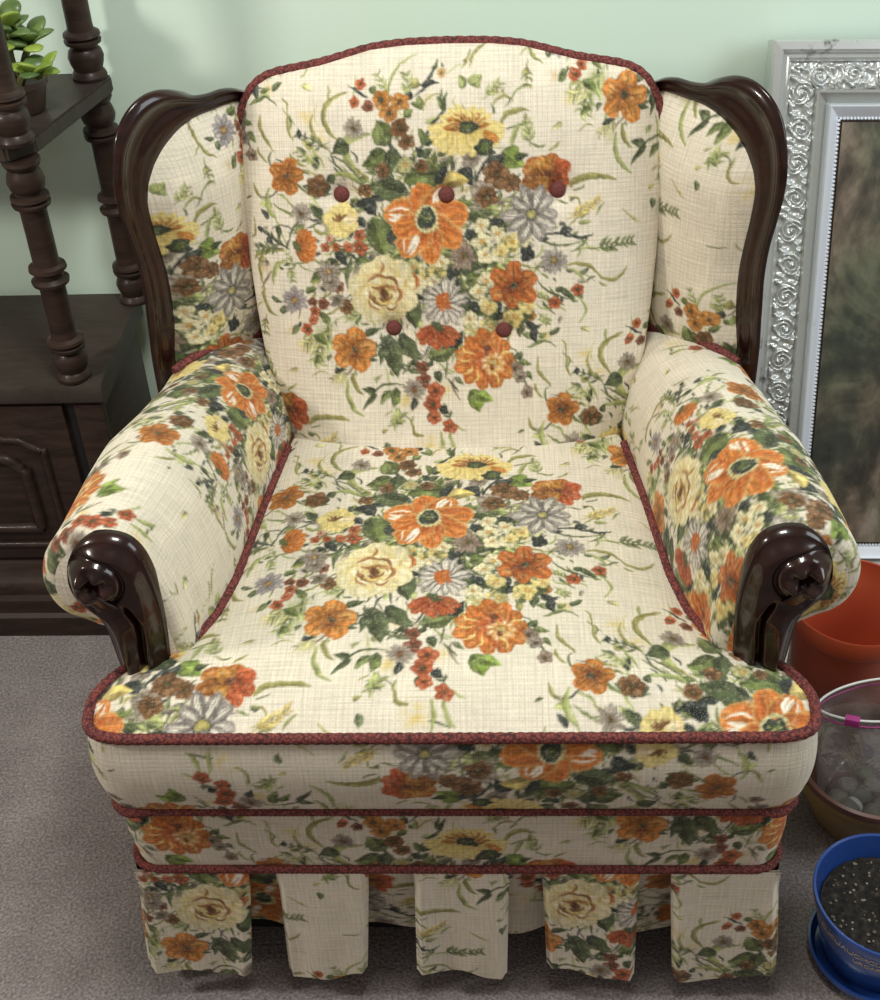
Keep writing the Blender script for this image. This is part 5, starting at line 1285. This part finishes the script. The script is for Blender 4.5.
def make_blue():
    cx, cy = .516, .026
    t = thing('blue_pot', 'cobalt blue glazed pot of dark soil with cream lettering', 'plant pot', (cx, cy, 0))
    R, H = .088, .130
    lathe_obj('body', [(.0, .014), (R*.66, .014), (R*.70, .018), (R*.86, .075), (R*.97, H-.012), (R*1.0, H-.004), (R*.99, H), (R*.955, H-.001), (R*.92, H-.012), (R*.84, H-.040), (R*.5, H-.045), (0, H-.045)], MAT['blue'], t)
    lathe_obj('saucer', [(.0, 0), (R*.74, 0), (R*.82, .006), (R*.90, .022), (R*.90, .026), (R*.865, .026), (R*.78, .012), (.0, .0115)], MAT['blue'], t)
    # two rows of small hand-written looking cream marks round the near side
    ink = MB(); rr = np.random.default_rng(21)
    def on(a, z): 
        r = np.interp(z, [.018, .075, H-.012, H-.004], [R*.70, R*.86, R*.97, R])+.0006
        return (r*math.cos(a), r*math.sin(a), z)
    def strokes(a0, a1, z, h, n):
        for i in range(n):
            a = a0+(a1-a0)*(i+.5)/n; w = (a1-a0)/n*.40
            kind = rr.integers(0, 5)
            pts = {0: [(-1, -1), (-1, 1), (0, 0), (1, 1), (1, -1)], 1: [(1, .8), (-.6, 1), (-1, 0), (-.6, -1), (1, -.8)], 2: [(-1, -1), (0, 1), (1, -1), (.5, 0), (-.5, 0)], 3: [(-1, 1), (-1, -.6), (0, -1), (1, -.6), (1, 1)], 4: [(-1, -1), (-1, 1), (.8, .6), (-.8, 0), (1, -1)]}[int(kind)]
            P = np.array([on(a+w*px, z+h*pz) for px, pz in pts]); ink.tube(resample(P, 14), .0007, 5)
    strokes(math.radians(192), math.radians(252), H-.026, .0042, 10); strokes(math.radians(228), math.radians(292), H-.041, .0032, 13)
    tag(ink.build('lettering', MAT['cream_ink'], t), 'cream lettering round the pot')
    # soil
    nr, nt_ = 40, 120; V = []; rg = np.random.default_rng(2)
    for i in range(nr):
        for j in range(nt_):
            r = R*.845*(i/(nr-1)); a = 2*np.pi*j/nt_; V.append((r*math.cos(a), r*math.sin(a), H-.034+.006*math.cos(r/R*1.4)+rg.normal(0, .0012)*(i > 0)))
    so = mesh_obj('soil', np.array(V), grid_faces(nr, nt_, close_v=True), MAT['soil']); so.location = (cx, cy, 0)
    tag(so, 'dark potting soil filling the cobalt blue pot', 'soil', None, 'stuff')
    pm = MB()
    for i in range(95):
        r = R*.82*math.sqrt(rg.uniform(0, 1)); a = rg.uniform(0, 6.283); q = rg.uniform(.0008, .0026)
        bm = bmesh.new(); bmesh.ops.create_icosphere(bm, subdivisions=1, radius=q)
        z = H-.034+.006*math.cos(r/R*1.4)+q*.5
        pm.raw([(v.co.x*rg.uniform(.7, 1.3)+r*math.cos(a), v.co.y+r*math.sin(a), v.co.z*.8+z) for v in bm.verts], [[v.index for v in f.verts] for f in bm.faces]); bm.free()
    pm.build('perlite', MAT['perlite'], so, True)['kind'] = 'stuff'
make_blue()

# ---------------------------------------------------------------- light and camera
def area(name, loc, target, size, power, color, sy=None):
    l = bpy.data.lights.new(name, 'AREA'); l.energy = power; l.color = color; l.size = size
    if sy: l.shape = 'RECTANGLE'; l.size_y = sy
    o = bpy.data.objects.new(name, l); LINK(o); o.location = loc
    o.rotation_euler = (Vector(target)-Vector(loc)).to_track_quat('-Z', 'Y').to_euler(); return o
area('ceiling_lamp', (.05, -.08, 2.4), (.02, .1, .4), .40, 26, (.985, 1.0, .94))
area('table_lamp', (-1.30, -.12, 1.42), (0, .5, .6), .16, 11, (1.0, .94, .86))
area('window_light', (1.75, -.15, 1.5), (0, .35, .6), .7, 17, (.86, .95, 1.0), 1.1)
w = bpy.data.worlds.new('room_light'); SC.world = w; w.use_nodes = True
w.node_tree.nodes['Background'].inputs[0].default_value = (1.0, .89, .80, 1); w.node_tree.nodes['Background'].inputs[1].default_value = .31

cam = bpy.data.cameras.new('camera'); co = bpy.data.objects.new('camera', cam); LINK(co); SC.camera = co
cam.sensor_fit = 'HORIZONTAL'; cam.sensor_width = 36; cam.lens = 36*1277.015/880; cam.clip_start = .02
pitch, roll = .66706, .0437464
fw = Vector((0, math.cos(pitch), -math.sin(pitch))); rt = Vector((1, 0, 0)); up = Vector((0, math.sin(pitch), math.cos(pitch)))
r2 = math.cos(roll)*rt-math.sin(roll)*up; u2 = math.sin(roll)*rt+math.cos(roll)*up
M = Matrix((r2, u2, -fw)).transposed().to_4x4(); M.translation = Vector((.00258, -.86382, 1.45623)); co.matrix_world = M
vs = SC.view_settings; vs.view_transform = 'Standard'; vs.look = 'None'; vs.exposure = -.12; vs.gamma = 1.0; vs.use_curve_mapping = False
